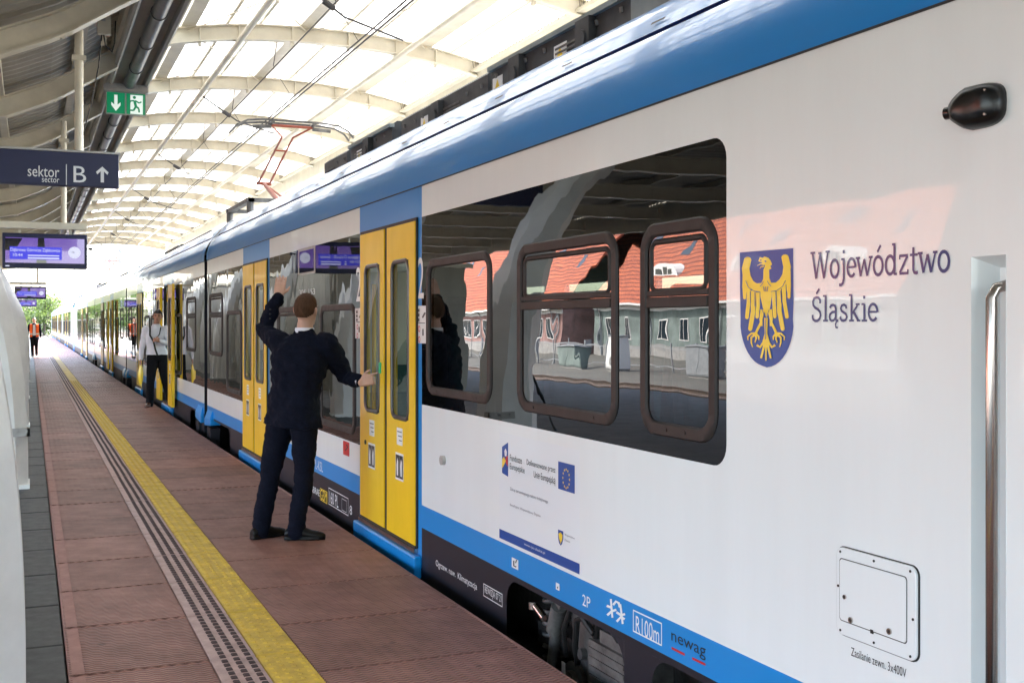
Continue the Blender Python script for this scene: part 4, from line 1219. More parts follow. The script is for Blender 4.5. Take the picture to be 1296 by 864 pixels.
# ---- marks and lettering on the first carriage, laid out on its side by photo pixel
DX = [0.0]
class Decal:
    def __init__(s, lift=.0012):
        s.mb = MB(); s.x = SX - lift
    def P(s, px, py):
        y, z = yz(px, py)
        return (s.x, y, z)
    def poly(s, pts):
        s.mb.add([s.P(*p) for p in pts], [tuple(range(len(pts)))]); s.x -= .00005
    def stroke(s, pts, w0, w1=None):
        w1 = w0 if w1 is None else w1
        n_ = len(pts); l_, r_ = [], []
        for i, p in enumerate(pts):
            a, b_ = pts[max(0, i - 1)], pts[min(n_ - 1, i + 1)]
            dx, dy = b_[0] - a[0], b_[1] - a[1]; q = math.hypot(dx, dy) or 1
            w_ = (w0 + (w1 - w0) * i / max(1, n_ - 1)) / 2
            l_.append((p[0] - dy / q * w_, p[1] + dx / q * w_)); r_.append((p[0] + dy / q * w_, p[1] - dx / q * w_))
        s.mb.add([s.P(*p) for p in l_] + [s.P(*p) for p in r_], [(i, i + 1, n_ + i + 1, n_ + i) for i in range(n_ - 1)]); s.x -= .00005
    def text(s, t, px0, px1, py0, py1):
        """py0, py1: top and bottom of the first letter, at px0; the line itself is level on the train"""
        y0, zt = yz(px0, py0); y1, _ = yz(px1, py0); _, zb = yz(px0, py1)
        text_rect(s.mb, t, (s.x, y0, zb), (0, y1 - y0, 0), (0, 0, zt - zb)); s.x -= .00005
    def frame(s, px0, px1, py0, py1, t):
        y0, zt = yz(px0, py0); y1, _ = yz(px1, py0); _, zb = yz(px0, py1)
        for (a, b_, c, d) in ((y1, y0, zt - t, zt), (y1, y0, zb, zb + t), (y0 - t, y0, zb + t, zt - t), (y1, y1 + t, zb + t, zt - t)):
            s.mb.add([(s.x, a, c), (s.x, b_, c), (s.x, b_, d), (s.x, a, d)], [(0, 1, 2, 3)])
    def rect(s, px0, px1, py0, py1):
        y0, zt = yz(px0, py0); y1, _ = yz(px1, py0); _, zb = yz(px0, py1)
        s.mb.add([(s.x, y1, zb), (s.x, y0, zb), (s.x, y0, zt), (s.x, y1, zt)], [(0, 1, 2, 3)]); s.x -= .00005
    def done(s, name, mk, parent=None):
        s.mb.v = [(x + skin_d(y, z), y, z) for x, y, z in s.mb.v]
        return s.mb.orient(lambda c: Vector((-1, 0, 0))).build(name, M[mk], parent or C1, fix=False)

# crest: shield outline and the eagle, in the coordinates of an enlarged view (4.8 x, origin 920, 300)
def cr(p): return (920 + p[0] / 4.8, 300 + p[1] / 4.8)
def crs(*ps): return [cr(p) for p in ps]
sh = [(78, 94), (402, 68), (404, 400), (400, 500)] + [(240 + 165 * math.cos(R(a)), 505 + 285 * math.sin(R(a))) for a in range(8, 90, 9)] + [(246, 792)] + [(240 - 160 * math.cos(R(a)), 505 + 280 * math.sin(R(a))) for a in range(80, 5, -9)] + [(82, 500), (79, 300)]
d = Decal(.0006)
wsh = [(240 + (p[0] - 240) * 1.03, 430 + (p[1] - 430) * 1.018) for p in sh]
d.poly(crs(*wsh)); white_sh = d.done('crest', 'inkwhite')
d = Decal(.0012); d.poly(crs(*sh)); d.done('shield', 'inkblue', white_sh)
d = Decal(.0018)
# body, head and beak
d.poly(crs((222, 195), (256, 190), (258, 250), (272, 285), (272, 360), (262, 430), (240, 492), (218, 430), (203, 360), (203, 290), (220, 255)))
d.poly(crs((214, 130), (228, 118), (252, 126), (266, 144), (274, 166), (264, 176), (270, 192), (256, 198), (222, 200), (232, 172), (216, 160), (206, 150)))
d.stroke(crs((222, 135), (202, 128), (196, 145), (206, 150)), 16 / 4.8, 8 / 4.8)
d.stroke(crs((226, 168), (206, 162), (184, 174)), 9 / 4.8, 3 / 4.8); d.stroke(crs((226, 178), (208, 180), (200, 192)), 8 / 4.8, 3 / 4.8)
# wings: a rising arm with a round tip, and feathers hanging from it
for s_, tip, arm in ((-1, (126, 140), [(208, 306), (172, 306), (140, 282), (120, 240), (114, 190), (126, 140)]), (1, (354, 125), [(270, 304), (308, 300), (340, 272), (360, 232), (366, 180), (354, 125)])):
    d.stroke(crs(*arm), 54 / 4.8, 44 / 4.8)
    c_ = [(tip[0] + 23 * math.cos(R(a)), tip[1] + 20 * math.sin(R(a))) for a in range(0, 360, 30)]
    d.poly(crs(*c_))
fe = [((106, 225), (104, 300), (108, 368), 14), ((132, 300), (132, 390), (122, 486), 17), ((160, 325), (160, 450), (142, 556), 20), ((188, 335), (190, 410), (184, 484), 16),
      ((378, 205), (380, 290), (378, 364), 14), ((346, 290), (350, 390), (366, 484), 17), ((316, 315), (320, 450), (340, 556), 20), ((286, 330), (288, 410), (292, 482), 16), ((118, 260), (114, 330), (110, 362), 10), ((368, 250), (372, 320), (382, 362), 10)]
for a, b_, c_, w_ in fe:
    w_ *= 1.45
    d.stroke(crs(a, b_, c_), w_ / 4.8, w_ * .9 / 4.8)
    d.poly(crs(*[(c_[0] + w_ * .46 * math.cos(R(q)), c_[1] + w_ * .5 * math.sin(R(q))) for q in range(0, 360, 45)]))
# legs and talons
for s_ in (-1, 1):
    f_ = lambda p: (240 + s_ * (p[0] - 240), p[1])
    d.stroke(crs(f_((262, 440)), f_((272, 500)), f_((268, 540))), 26 / 4.8, 12 / 4.8)
    d.stroke(crs(f_((272, 520)), f_((292, 560)), f_((305, 590))), 15 / 4.8, 15 / 4.8)
    for e in (((305, 585), (330, 585), (352, 605), (350, 625)), ((308, 590), (330, 610), (330, 640), (322, 668)), ((305, 590), (300, 615), (308, 640)), ((300, 588), (284, 605), (284, 625))):
        d.stroke(crs(*[f_(p) for p in e]), 15 / 4.8, 6 / 4.8)
# tail
d.stroke(crs((240, 490), (240, 560), (240, 640), (240, 750)), 22 / 4.8, 8 / 4.8)
for s_ in (-1, 1):
    f_ = lambda p: (240 + s_ * (p[0] - 240), p[1])
    d.stroke(crs(f_((242, 590)), f_((256, 640)), f_((276, 668)), f_((296, 655))), 15 / 4.8, 14 / 4.8)
    d.stroke(crs(f_((242, 610)), f_((254, 670)), f_((270, 735))), 15 / 4.8, 12 / 4.8)
d.done('eagle', 'inkyellow', white_sh)
d = Decal(.0050)
for ln in ([(205, 300), (218, 286), (226, 268)], [(272, 298), (258, 284), (250, 266)], [(203, 332), (170, 328), (135, 305), (118, 265)], [(272, 330), (306, 326), (342, 300), (362, 262)], [(240, 300), (240, 330)], [(226, 300), (232, 330)], [(254, 298), (248, 330)], [(240, 500), (240, 620)], [(218, 440), (240, 496), (262, 440)],
           [(146, 330), (146, 400)], [(174, 335), (174, 420)], [(332, 326), (336, 400)], [(302, 332), (304, 420)]):
    d.stroke(crs(*ln), 3.4 / 4.8)
d.poly(crs((232, 146), (240, 142), (246, 148), (238, 153)))
d.done('eagle_outline', 'inkblue', white_sh)['kind'] = 'stuff'

# slab-serif lettering, drawn stroke by stroke
def el(cx, cy_, rx, ry, a0, a1, n_=12): return [(cx + rx * math.cos(R(a0 + (a1 - a0) * i / n_)), cy_ + ry * math.sin(R(a0 + (a1 - a0) * i / n_))) for i in range(n_ + 1)]
def ser(x, y, w_=.27): return ([(x - w_ / 2, y), (x + w_ / 2, y)], .075)
O_ = [(el(.32, .345, .245, .305, 0, 360, 18), .115)]
GL = {'W': (1.16, [([(.08, .97), (.32, .03)], .13), ([(.32, .03), (.56, .93)], .085), ([(.56, .93), (.82, .03)], .13), ([(.82, .03), (1.06, .97)], .085), ser(.10, .965, .30), ser(1.05, .965, .26), ser(.56, .935, .2)]),
      'w': (.92, [([(.08, .65), (.26, .03)], .12), ([(.26, .03), (.45, .6)], .08), ([(.45, .6), (.64, .03)], .12), ([(.64, .03), (.84, .65)], .08), ser(.09, .655, .25), ser(.83, .655, .22)]),
      'o': (.66, O_), 'ó': (.66, O_ + [([(.28, .80), (.46, 1.02)], .10)]),
      'j': (.36, [([(.22, .65), (.22, -.02), (.17, -.17), (.06, -.24), (-.06, -.23)], .11), ([(.06, .655), (.27, .655)], .075), ([(.21, .85), (.21, .97)], .12)]),
      'e': (.60, [(el(.31, .345, .235, .305, 0, 320, 16), .11), ([(.09, .36), (.54, .36)], .075)]),
      'd': (.74, [(el(.31, .34, .235, .30, 0, 360, 18), .11), ([(.545, 1.02), (.545, .03)], .115), ([(.42, 1.01), (.60, 1.01)], .075), ([(.52, .04), (.68, .04)], .075)]),
      'z': (.58, [([(.08, .615), (.50, .615)], .09), ([(.49, .60), (.09, .06)], .10), ([(.07, .045), (.52, .045)], .09), ([(.085, .65), (.085, .50)], .07), ([(.51, .01), (.51, .17)], .07)]),
      't': (.47, [([(.21, .86), (.21, .14), (.26, .05), (.36, .035), (.44, .06)], .11), ([(.04, .62), (.43, .62)], .08)]),
      'Ś': (.68, [([(.55, .72), (.55, .86), (.44, .945), (.32, .96), (.18, .92), (.11, .80), (.13, .65), (.24, .56), (.42, .48), (.54, .39), (.58, .25), (.52, .11), (.38, .03), (.24, .03), (.12, .09), (.09, .16), (.09, .27)], .11), ([(.32, 1.10), (.50, 1.30)], .10)]),
      'l': (.36, [([(.20, 1.02), (.20, .03)], .115), ([(.05, 1.01), (.23, 1.01)], .075), ser(.20, .035, .30)]),
      'ą': (.64, [([(.11, .53), (.17, .62), (.30, .65), (.41, .61), (.45, .50), (.45, .10), (.50, .035), (.60, .035)], .11), ([(.44, .38), (.26, .37), (.12, .29), (.08, .18), (.12, .08), (.22, .03), (.34, .05), (.44, .15)], .10), ([(.52, .03), (.44, -.10), (.46, -.22), (.58, -.24)], .075)]),
      's': (.54, [([(.43, .50), (.41, .60), (.29, .65), (.17, .62), (.11, .51), (.16, .41), (.29, .345), (.41, .28), (.46, .18), (.40, .07), (.27, .03), (.15, .05), (.09, .12), (.09, .2)], .10)]),
      'k': (.70, [([(.18, 1.02), (.18, .03)], .115), ([(.04, 1.01), (.2, 1.01)], .075), ser(.18, .035, .28), ([(.20, .28), (.52, .62)], .085), ([(.30, .38), (.56, .04)], .12), ([(.42, .655), (.64, .655)], .07), ([(.48, .035), (.68, .035)], .07)]),
      'i': (.36, [([(.20, .65), (.20, .03)], .115), ([(.05, .655), (.22, .655)], .075), ser(.20, .035, .30), ([(.19, .85), (.19, .97)], .12)])}
def slab_text(word, ya, yb, zb, cap):
    tot = sum(GL[c][0] for c in word) - .12
    k = (ya - yb) / tot
    m = MB(); x0 = -.06; X = SX - .0005; q = 0
    for c in word:
        adv, sts = GL[c]
        for pts, th in sts:
            n_ = len(pts); l_, r_ = [], []
            closed = n_ > 3 and abs(pts[0][0] - pts[-1][0]) < 1e-6 and abs(pts[0][1] - pts[-1][1]) < 1e-6
            for i, p in enumerate(pts):
                a = pts[i - 1] if i else (pts[-2] if closed else pts[0]); b_ = pts[i + 1] if i < n_ - 1 else (pts[1] if closed else pts[-1])
                dx, dy = b_[0] - a[0], b_[1] - a[1]; h_ = math.hypot(dx, dy) or 1
                l_.append((p[0] - dy / h_ * th / 2, p[1] + dx / h_ * th / 2)); r_.append((p[0] + dy / h_ * th / 2, p[1] - dx / h_ * th / 2))
            m.add([(X - q * .00005, ya - (x0 + px_) * k, zb + pz * cap) for px_, pz in l_ + r_], [(i, i + 1, n_ + i + 1, n_ + i) for i in range(n_ - 1)])
            q = (q + 1) % 9
        x0 += adv
    return m
ya, yb = yz(1028, 350)[0], yz(1202, 350)[0]
slab_text('Województwo', ya, yb, 1.742, .092).orient(lambda c: Vector((-1, 0, 0))).build('lettering', M['ink'], C1, fix=False)
slab_text('Śląskie', ya, yz(1110.5, 350)[0], 1.603, .083).orient(lambda c: Vector((-1, 0, 0))).build('lettering', M['ink'], C1, fix=False)

# funding notice
sk_ = Skin(.0006); (ya, zt), (yb, _), (_, zb) = yz(632, 546), yz(733.5, 546), yz(632, 676)
sk_.cell(yb, ya, zb, zt, .06); sk_.pieces('funding_notice', M['poster'], C1); PN = [o for o in C1.children if o.name.startswith('funding_notice')][0]
d = Decal(.0016); d.rect(632, 733.5, 668.5, 680); d.poly([(635.3, 565), (643, 559.5), (643, 603), (635.3, 598)]); d.done('blue_bar', 'inkblue', PN)
d = Decal(.0016); d.rect(706.5, 727.5, 583.2, 618); fl = d.done('union_flag', 'inkblue', PN)
d = Decal(.0024)
y0, z0 = yz(716.8, 605.5)
for k in range(12):
    a = R(k * 30); cyy, czz = y0 + .052 * math.cos(a) * .72, z0 + .045 * math.sin(a)
    pts = [(d.x, cyy + (.0088 if q % 2 == 0 else .0036) * math.sin(R(q * 36)), czz + (.0088 if q % 2 == 0 else .0036) * math.cos(R(q * 36))) for q in range(10)]
    d.mb.add(pts, [tuple(range(10))])
d.done('flag_stars', 'inkyellow', fl)
d = Decal(.0024); d.poly([(638.3, 570.5), (640, 567), (641.6, 571.5), (641.2, 577), (639, 577)]); d.done('star', 'inkwhite', PN)
d = Decal(.0026); d.poly([(635.6, 581), (638, 577.5), (640.4, 583), (637, 590), (635.6, 592)]); d.done('star', 'inkyellow', PN)
d = Decal(.0026); d.poly([(640, 579), (642.8, 576), (642.8, 590), (640.3, 586)]); d.done('star', 'inkred', PN)
d = Decal(.0018); d.text('Fundusze', 645.3, 660.5, 574.5, 582.5); d.text('Europejskie', 645.3, 664, 585.5, 595.5); d.text('Dofinansowane przez', 666.5, 703, 580.5, 590); d.text('Unię Europejską', 675.5, 703, 595.5, 606.5); d.done('lettering', 'inkblack', PN)
d = Decal(.0018); d.text('Zakup zeroemisyjnego taboru kolejowego', 645.5, 693.5, 616, 621); d.text('Beneficjent: Województwo Śląskie', 645.5, 684, 635.5, 640.5); d.done('lettering', 'inkgrey', PN)
d = Decal(.0030); d.text('www.rpo.slaskie.pl', 663.5, 690, 686, 690); d.done('lettering', 'inkwhite', PN)
d = Decal(.0018); d.poly([(706.4, 669.5), (713, 672), (713, 682), (711.5, 688), (709.6, 690), (707.6, 686.5), (706.4, 680)]); d.done('small_crest', 'inkblue', PN)
d = Decal(.0026); d.poly([(707.2, 675), (709.6, 673), (712.3, 676.5), (711.8, 682.5), (709.7, 688), (707.9, 681)]); d.done('small_eagle', 'inkyellow', PN)
d = Decal(.0018); d.text('Województwo', 714.8, 727.5, 674.5, 678); d.text('Śląskie', 714.8, 721.5, 680.5, 684.5); d.done('lettering', 'inkgrey', PN)

# marks on the blue stripe and the skirt
d = Decal(); d.text('2P', 737, 747, 751, 765); d.done('stripe_marking', 'inkwhite'); d = Decal(); d.text('R100m', 804.5, 834, 778, 799.5); d.frame(801, 837.5, 770.5, 798.5, .006); d.done('stripe_marking', 'inkwhite'); d = Decal()
d.stroke([(773, 757.5), (775, 781)], 2.4); d.stroke([(767.8, 766), (773.5, 768.2), (774, 770)], 3); d.stroke([(768.5, 778), (774, 773), (780, 771)], 3); d.stroke([(776, 765), (779.5, 760.5), (783, 762.5), (784.5, 768)], 3)
d.stroke([(785, 764), (788, 789)], 2.4); d.stroke([(780, 774), (786, 778), (791, 776.5)], 3); d.stroke([(780.5, 786), (786, 780), (790.5, 783)], 3); d.done('stripe_marking', 'inkwhite')
d = Decal(); d.rect(647.5, 655.8, 704.5, 717); d.rect(703.4, 708, 736.3, 745); ic = d.done('stripe_icon', 'inkwhite')
d = Decal(.0024); d.stroke([(650.3, 709), (650.3, 715.5), (653.5, 717)], 1.6); d.stroke([(654, 708), (652.6, 712)], 1.4); d.poly([(704.8, 743), (706.6, 741.3), (706.6, 745)]); d.done('icon_figure', 'inkblack', ic)
d = Decal(); d.text('newag', 849.5, 893, 799.5, 814.5); d.done('lettering', 'inkblack')
d = Decal(); d.poly([(849.8, 817.8), (866.5, 826.2), (866.5, 829.4), (849.8, 820.8)]); d.done('red_underline', 'inkred'); d = Decal(); d.poly([(876, 830.8), (892.8, 839), (892.8, 842), (876, 834)]); d.done('red_underline', 'inkred')
d = Decal(); d.text('Ogrzew. naw.  Klimatyzacja', 551.5, 603.5, 707.5, 717.5); d.done('skirt_marking', 'inkwhite'); d = Decal(); d.text('REWIZJA 07 21', 613.5, 634.5, 741, 752); d.frame(611.8, 635.8, 737.5, 753.5, .005)
d.done('skirt_marking', 'inkwhite'); d = Decal(); d.text('PL-KSL', 397.5, 408.5, 580, 592); d.done('stripe_marking', 'inkwhite'); d = Decal(); d.text('160 PL', 417, 428, 621, 636); d.frame(415.8, 440.8, 616.5, 637.5, .006); d.frame(432.5, 438.5, 630, 645, .004); d.text('8', 442.5, 445.5, 638.5, 650)
d.done('skirt_marking', 'inkwhite'); d = Decal(); d.text('IBRAE', 395.5, 404.5, 614.5, 622.5); d.done('skirt_marking', 'inkwhite')
d = Decal(); d.text('GSM', 405.3, 413.8, 618, 631); d.frame(405, 414, 617, 632, .006); d.poly([(392.3, 614), (393.6, 609.5), (394.8, 614), (394.4, 621), (393.2, 621)]); d.done('skirt_emblem', 'inkyellow')
d = Decal(); d.text('2', 528.8, 536.2, 326, 378); d.done('class_number', 'inkwhite'); d = Decal(); d.text('2', 450.6, 457.2, 338.5, 381.5); d.done('class_number', 'inkwhite')
d = Decal(.0018); d.text('306-153', 378.5, 398.5, 367, 374.5); d.done('unit_number', 'inkwhite')
for a, b_, t_, c_ in ((527.6, 539.2, 387, 434), (449.2, 458.4, 390, 428)):
    d = Decal(.0014); d.rect(a, b_, t_, c_); ps = d.done('pictogram_sheet', 'inkwhite')
    d = Decal(.0030); mm = (a + b_) / 2; h_ = c_ - t_
    for q in range(3): d.rect(a + 1.6, a + 3.6, t_ + h_ * (.08 + q * .13), t_ + h_ * (.08 + q * .13) + 3.5)
    d.stroke([(mm + 1.5, t_ + h_ * .32), (b_ - 1, t_ + h_ * .18)], 2.0); d.stroke([(a + 2, t_ + h_ * .46), (b_ - 1, t_ + h_ * .46)], .9); d.stroke([(b_ - 3.6, t_ + h_ * .62), (b_ - 3.6, t_ + h_ * .8)], 1.6); d.done('pictogram', 'inkblack', ps)
    d = Decal(.0030); yy, zz = yz(a + 3.2, t_ + h_ * .62)
    for q in range(2):
        zc = zz - q * .07
        ri = [(d.x, yy + (.022) * math.cos(R(k * 30)), zc + .022 * math.sin(R(k * 30))) for k in range(12)] + [(d.x, yy + .014 * math.cos(R(k * 30)), zc + .014 * math.sin(R(k * 30))) for k in range(12)]
        d.mb.add(ri, [(k, (k + 1) % 12, 12 + (k + 1) % 12, 12 + k) for k in range(12)])
    d.done('prohibition_ring', 'inkred', ps)
d = Decal(.0018); d.rect(434.3, 442, 557, 574.5); rs = d.done('red_sticker', 'inkred')
d = Decal(.0030); d.stroke([(437, 570), (440, 566), (438.6, 562)], 1.4); d.done('sticker_figure', 'inkblack', rs)
d = Decal(.0018); d.rect(377.3, 399, 316, 349); dp = d.done('destination_display', 'casing')
d = Decal(.0030); d.rect(379, 397.3, 319, 346); d.done('display_glass', 'band', dp)
d = Decal(.0012); d.text('Zasilanie zewn. 3x400V', 1077, 1147, 818, 829); d.done('lettering', 'inkblack')

# round call button beside the door
y0, z0 = yz(562, 582); m = MB(); m.tube([(SX - .022, y0, z0), (SX + .01, y0, z0)], .03, 16); m.build('side_lamp', M['casing'], C1, smooth=True)
# door buttons
y0, z0 = yz(484.8, 467); m = MB(); m.box(SX - .03, SX - .018, y0 - .02, y0 + .02, z0 - .03, z0 + .05); m.build('door_button', M['exitgreen'], C1, bevel=.004)
y0, z0 = yz(466, 559); m = MB(); m.tube([(SX - .026, y0, z0), (SX - .015, y0, z0)], .018, 12); m.build('door_lock', M['black'], C1, smooth=True)

# power hatch
ya, zt = yz(1062, 691); yb, _ = yz(1163, 712); _, zb = yz(1062, 804)
zt, zb = 1.6 - 2.6 * (690 - 408) / (1062 - 38) + .0, 1.6 - 2.6 * (838 - 408) / (1163 - 38)
m = MB(); o_ = rrect(yb, ya, zb, zt, .028); m.loft([[(SX + .002, y, z) for y, z in o_], [(SX - .012, y, z) for y, z in o_]]); H = m.build('power_hatch', M['white'], C1, smooth=True, bevel=.003)
m = MB(); o2 = rrect(yb - .004, ya + .003, zb - .004, zt + .003, .03); m.loft([[(SX + .001, y, z) for y, z in o2], [(SX - .003, y, z) for y, z in o2]]); m.build('hatch_gasket', M['black'], H)
m = MB(); fy0, fy1, fz0, fz1 = yb + .034, ya - .017, zb + .045, zt - .033
o3 = rrect(fy0, fy1, fz0, fz1, .012); i3 = rrect(fy0 + .003, fy1 - .003, fz0 + .003, fz1 - .003, .011)
n_ = len(o3); m.add([(SX - .0128, y, z) for y, z in o3 + i3], [(k, (k + 1) % n_, n_ + (k + 1) % n_, n_ + k) for k in range(n_)]); m.build('flap_gap', M['black'], H)
m = MB(); o4 = rrect(fy0 + .0035, fy1 - .0035, fz0 + .0035, fz1 - .0035, .011); m.loft([[(SX - .012, y, z) for y, z in o4], [(SX - .0145, y, z) for y, z in o4]]); m.build('flap', M['white'], H)
m = MB()
for fy, fz in ((.06, .95), (.5, .95), (.94, .95), (.03, .55), (.97, .45), (.06, .05), (.5, .05), (.94, .05)):
    yy, zz = ya + (yb - ya) * fy, zb + (zt - zb) * fz
    m.tube([(SX - .011, yy, zz), (SX - .0142, yy, zz)], .0042, 8)
m.build('screw', M['black'], H)
for fy, fz in ((.21, .21), (.70, .24), (.13, .45)):
    yy, zz = ya + (yb - ya) * fy, zb + (zt - zb) * fz
    q = MB(); q.tube([(SX - .0135, yy, zz), (SX - .019, yy, zz)], .0095 if fz < .4 else .007, 14); k = q.build('lock', M['steel'], H, smooth=True)
    q = MB(); q.tube([(SX - .0185, yy, zz), (SX - .0196, yy, zz)], .005, 10); q.build('keyhole', M['black'], k)
yy, zz = ya + (yb - ya) * .475, zb + (zt - zb) * .145
m = MB(); m.box(SX - .016, SX - .013, yy - .008, yy + .004, zz, zz + .012); m.build('latch', M['black'], H)

# black camera pod
y0, z0 = yz(1240, 136); rings = []
def pod(a, k):
    c_, s_ = math.cos(R(a)), math.sin(R(a)); e = .62
    yy = .094 * math.copysign(abs(c_) ** e, c_); zz = .060 * math.copysign(abs(s_) ** e, s_)
    if yy > .03: zz *= 1 - (yy - .03) / .064 * .42
    return y0 + yy * k, z0 + zz * k
for t, k in ((0, 1.0), (.018, .985), (.036, .90), (.050, .70), (.056, .4)):
    rings.append([(SX + .003 - t, pod(a * 12, k)[0], pod(a * 12, k)[1] + (1 - k) * .01) for a in range(30)])
m = MB(); m.loft(rings); PD = m.build('camera_pod', M['skirt'], C1, smooth='all')
M['podblack'] = mat('pod_black', (.004, .004, .004), rough=.25, spec=.4); PD.data.materials[0] = M['podblack']
m = MB(); m.add([(SX - .0005, y0 + (pod(a * 12, 1)[0] - y0) * 1.05, z0 + (pod(a * 12, 1)[1] - z0) * 1.07) for a in range(30)], [tuple(range(30))]); m.build('pod_gasket', M['inkwhite'], PD)
m = MB()
for zz in (-.032, .032): m.tube([(SX - .03, y0 - .060, z0 + zz), (SX - .047, y0 - .060, z0 + zz)], .0035, 8)
m.build('pod_screw', M['steel'], PD)
m = MB(); m.tube([(SX - .02, y0 + .085, z0 - .002), (SX - .024, y0 + .100, z0 - .002)], .018, 12); m.build('pod_lens', M['band'], PD, smooth=True)

# recessed grab rail of the driver's door
yb, ya, zb_, zt = RECESS
m = MB(); D_ = .07
yf, yn, zt2 = ya - .035, yb + .004, zt - .03
m.add([(SX, ya, zb_), (SX, ya, zt), (SX + D_, yf, zt2), (SX + D_, yf, zb_)], [(0, 1, 2, 3)])
m.add([(SX, ya, zt), (SX, yb, zt), (SX + D_, yn, zt2), (SX + D_, yf, zt2)], [(0, 1, 2, 3)])
m.add([(SX, yb, zt), (SX, yb, zb_), (SX + D_, yn, zb_), (SX + D_, yn, zt2)], [(0, 1, 2, 3)])
m.add([(SX + D_, yf, zb_), (SX + D_, yf, zt2), (SX + D_, yn, zt2), (SX + D_, yn, zb_)], [(0, 1, 2, 3)])
RC = m.orient(lambda c: Vector((SX - .02, (ya + yb) / 2, 1.2)) - c).build('handle_recess', M['white'], C1, fix=False)
yh, zh = yz(1257, 372)
m = MB(); pts = [(SX + .065, yh - .03, zh + .02), (SX + .03, yh - .02, zh + .024), (SX + .008, yh - .004, zh + .016), (SX - .006, yh, zh - .01), (SX - .006, yh, .45)]
m.tube(pts, .0155, 14); m.build('grab_rail', M['steel'], RC, smooth='all')
m = MB(); m.tube([(SX + .06, yh - .03, zh + .02), (SX + .07, yh - .03, zh + .02)], .032, 16); m.build('rail_flange', M['steel'], RC, smooth=True)

# ================================================================== pantographs and overhead wires
def pantograph(y, label):
    P = empty('pantograph', (TC, y, .08), label=label, cat='pantograph', group='raised pantographs')
    H = 4.69
    m = MB()
    for dx in (-.55, .55):
        m.tube([(dx, .6, 3.24), (dx, .6, 3.46)], .06, 10); m.tube([(dx, 2.6, 3.24), (dx, 2.6, 3.46)], .06, 10)
    m.box(-.62, .62, .5, .62, 3.46, 3.52); m.box(-.62, .62, 2.5, 2.62, 3.46, 3.52); m.box(-.6, -.5, .5, 2.6, 3.46, 3.52); m.box(.5, .6, .5, 2.6, 3.46, 3.52)
    m.build('base_frame', M['machine'], P)
    m = MB(); m.tube([(0, 1.0, 3.52), (0, 2.35, 3.98)], [.045, .034], 10); m.tube([(.12, .8, 3.5), (.1, 2.3, 3.9)], .018, 8); m.build('lower_arm', M['panto'], P, smooth=True)
    m = MB()
    for s_ in (-1, 1):
        m.tube([(s_ * .10, 2.35, 3.98), (s_ * .09, .35, 4.50), (s_ * .32, .02, 4.62)], [.021, .017, .015], 8)
    m.tube([(-.13, 2.35, 3.98), (.13, 2.35, 3.98)], .03, 8); m.tube([(-.34, .02, 4.62), (.34, .02, 4.62)], .022, 8); m.tube([(-.1, .9, 4.36), (.1, .9, 4.36)], .015, 8)
    m.build('upper_arm', M['panto'], P, smooth=True)
    m = MB()
    for dy in (-.14, .14):
        m.tube([(-.96, dy, 4.47), (-.88, dy, 4.57), (-.72, dy, 4.65), (-.5, dy, 4.675), (.5, dy, 4.675), (.72, dy, 4.65), (.88, dy, 4.57), (.96, dy, 4.47)], .016, 8)
        m.box(-.5, .5, dy - .02, dy + .02, 4.676, 4.69)
    for s_ in (-1, 1):
        m.tube([(s_ * .33, -.14, 4.65), (s_ * .33, .14, 4.65)], .03, 8); m.tube([(s_ * .33, .02, 4.6), (s_ * .62, .02, 4.585)], .03, 8)
    m.build('collector_head', M['machine'], P, smooth=True)
    return P
pantograph(17.75, 'raised red pantograph on the carriage roof below the cream ribs')
pantograph(60.5, 'small distant red pantograph beyond the end of the canopy')

OW = empty('overhead_wires', (0, 0, 0), label='dark overhead contact wires running under the vaulted roof', cat='overhead wire')
for x, z in ((3.40, 4.78), (3.46, 4.78)):
    m = MB(); m.tube([(x, -14, z), (x + .02, 17.7, z), (x + .25, 70, z), (x + .5, 200, z), (x - .6, 420, z)], .0105, 6); m.build('contact_wire', M['wire'], OW, smooth=True)
m = MB(); m.tube([(3.14, -14, 5.22), (3.16, 20, 5.18), (3.4, 57, 5.2), (3.6, 130, 5.9), (3.3, 420, 6.0)], .009, 6); m.build('carrier_wire', M['wire'], OW, smooth=True)
m = MB()
for y in ribys[5:]:
    m = MB(); m.tube([(3.15, y + .3, 5.19), (3.41, y + .3, 4.79)], .004, 5); m.tube([(3.15, y + .3, 5.2), (3.15, y + .05, rib_z(3.15))], .006, 5); m.build('dropper', M['wire'], OW)
for y in ribys[5::2]:
    m = MB(); m.tube([(2.62, y, 5.33), (3.2, y + .1, 4.98), (3.9, y + .15, 4.80)], .012, 6); m.tube([(2.95, y + .05, 5.12), (3.08, y + .07, 5.05)], .035, 8); m.build('registration_arm', M['pipe'], OW, smooth=True)

# ================================================================== beyond the canopy
def mast(x, y, h, label, arm, group):
    T = empty('catenary_mast', (x, y, RAILZ - .36), label=label, cat='mast', group=group)
    m = MB(); m.prism([(-.14, 0), (.14, 0), (.10, h), (-.10, h)], 'y', -.12, .12); m.build('post', M['mast'], T)
    if arm:
        q = MB(); q.tube([(0, 0, h - .9), (arm, 0, h - 1.3)], .04, 6); q.tube([(0, 0, h - .1), (arm, 0, h - .75)], .03, 6); q.tube([(arm, 0, h - .75), (arm, 0, h - 1.7)], .025, 6); q.build('arm', M['mast'], T)
        q = MB(); q.tube([(arm * .25, 0, h - 1.0), (arm * .35, 0, h - 1.04)], .09, 8); q.build('insulator', M['inkgrey'], T)
    return T
mast(6.6, 95, 8.6, 'grey catenary mast standing just right of the platform end', -2.6, 'catenary masts')
mast(-13.3, 82, 8.6, 'grey catenary mast left of the platform, nearer one', 2.4, 'catenary masts')
mast(-13.3, 135, 8.6, 'grey catenary mast left of the platform, farther one', 2.4, 'catenary masts')
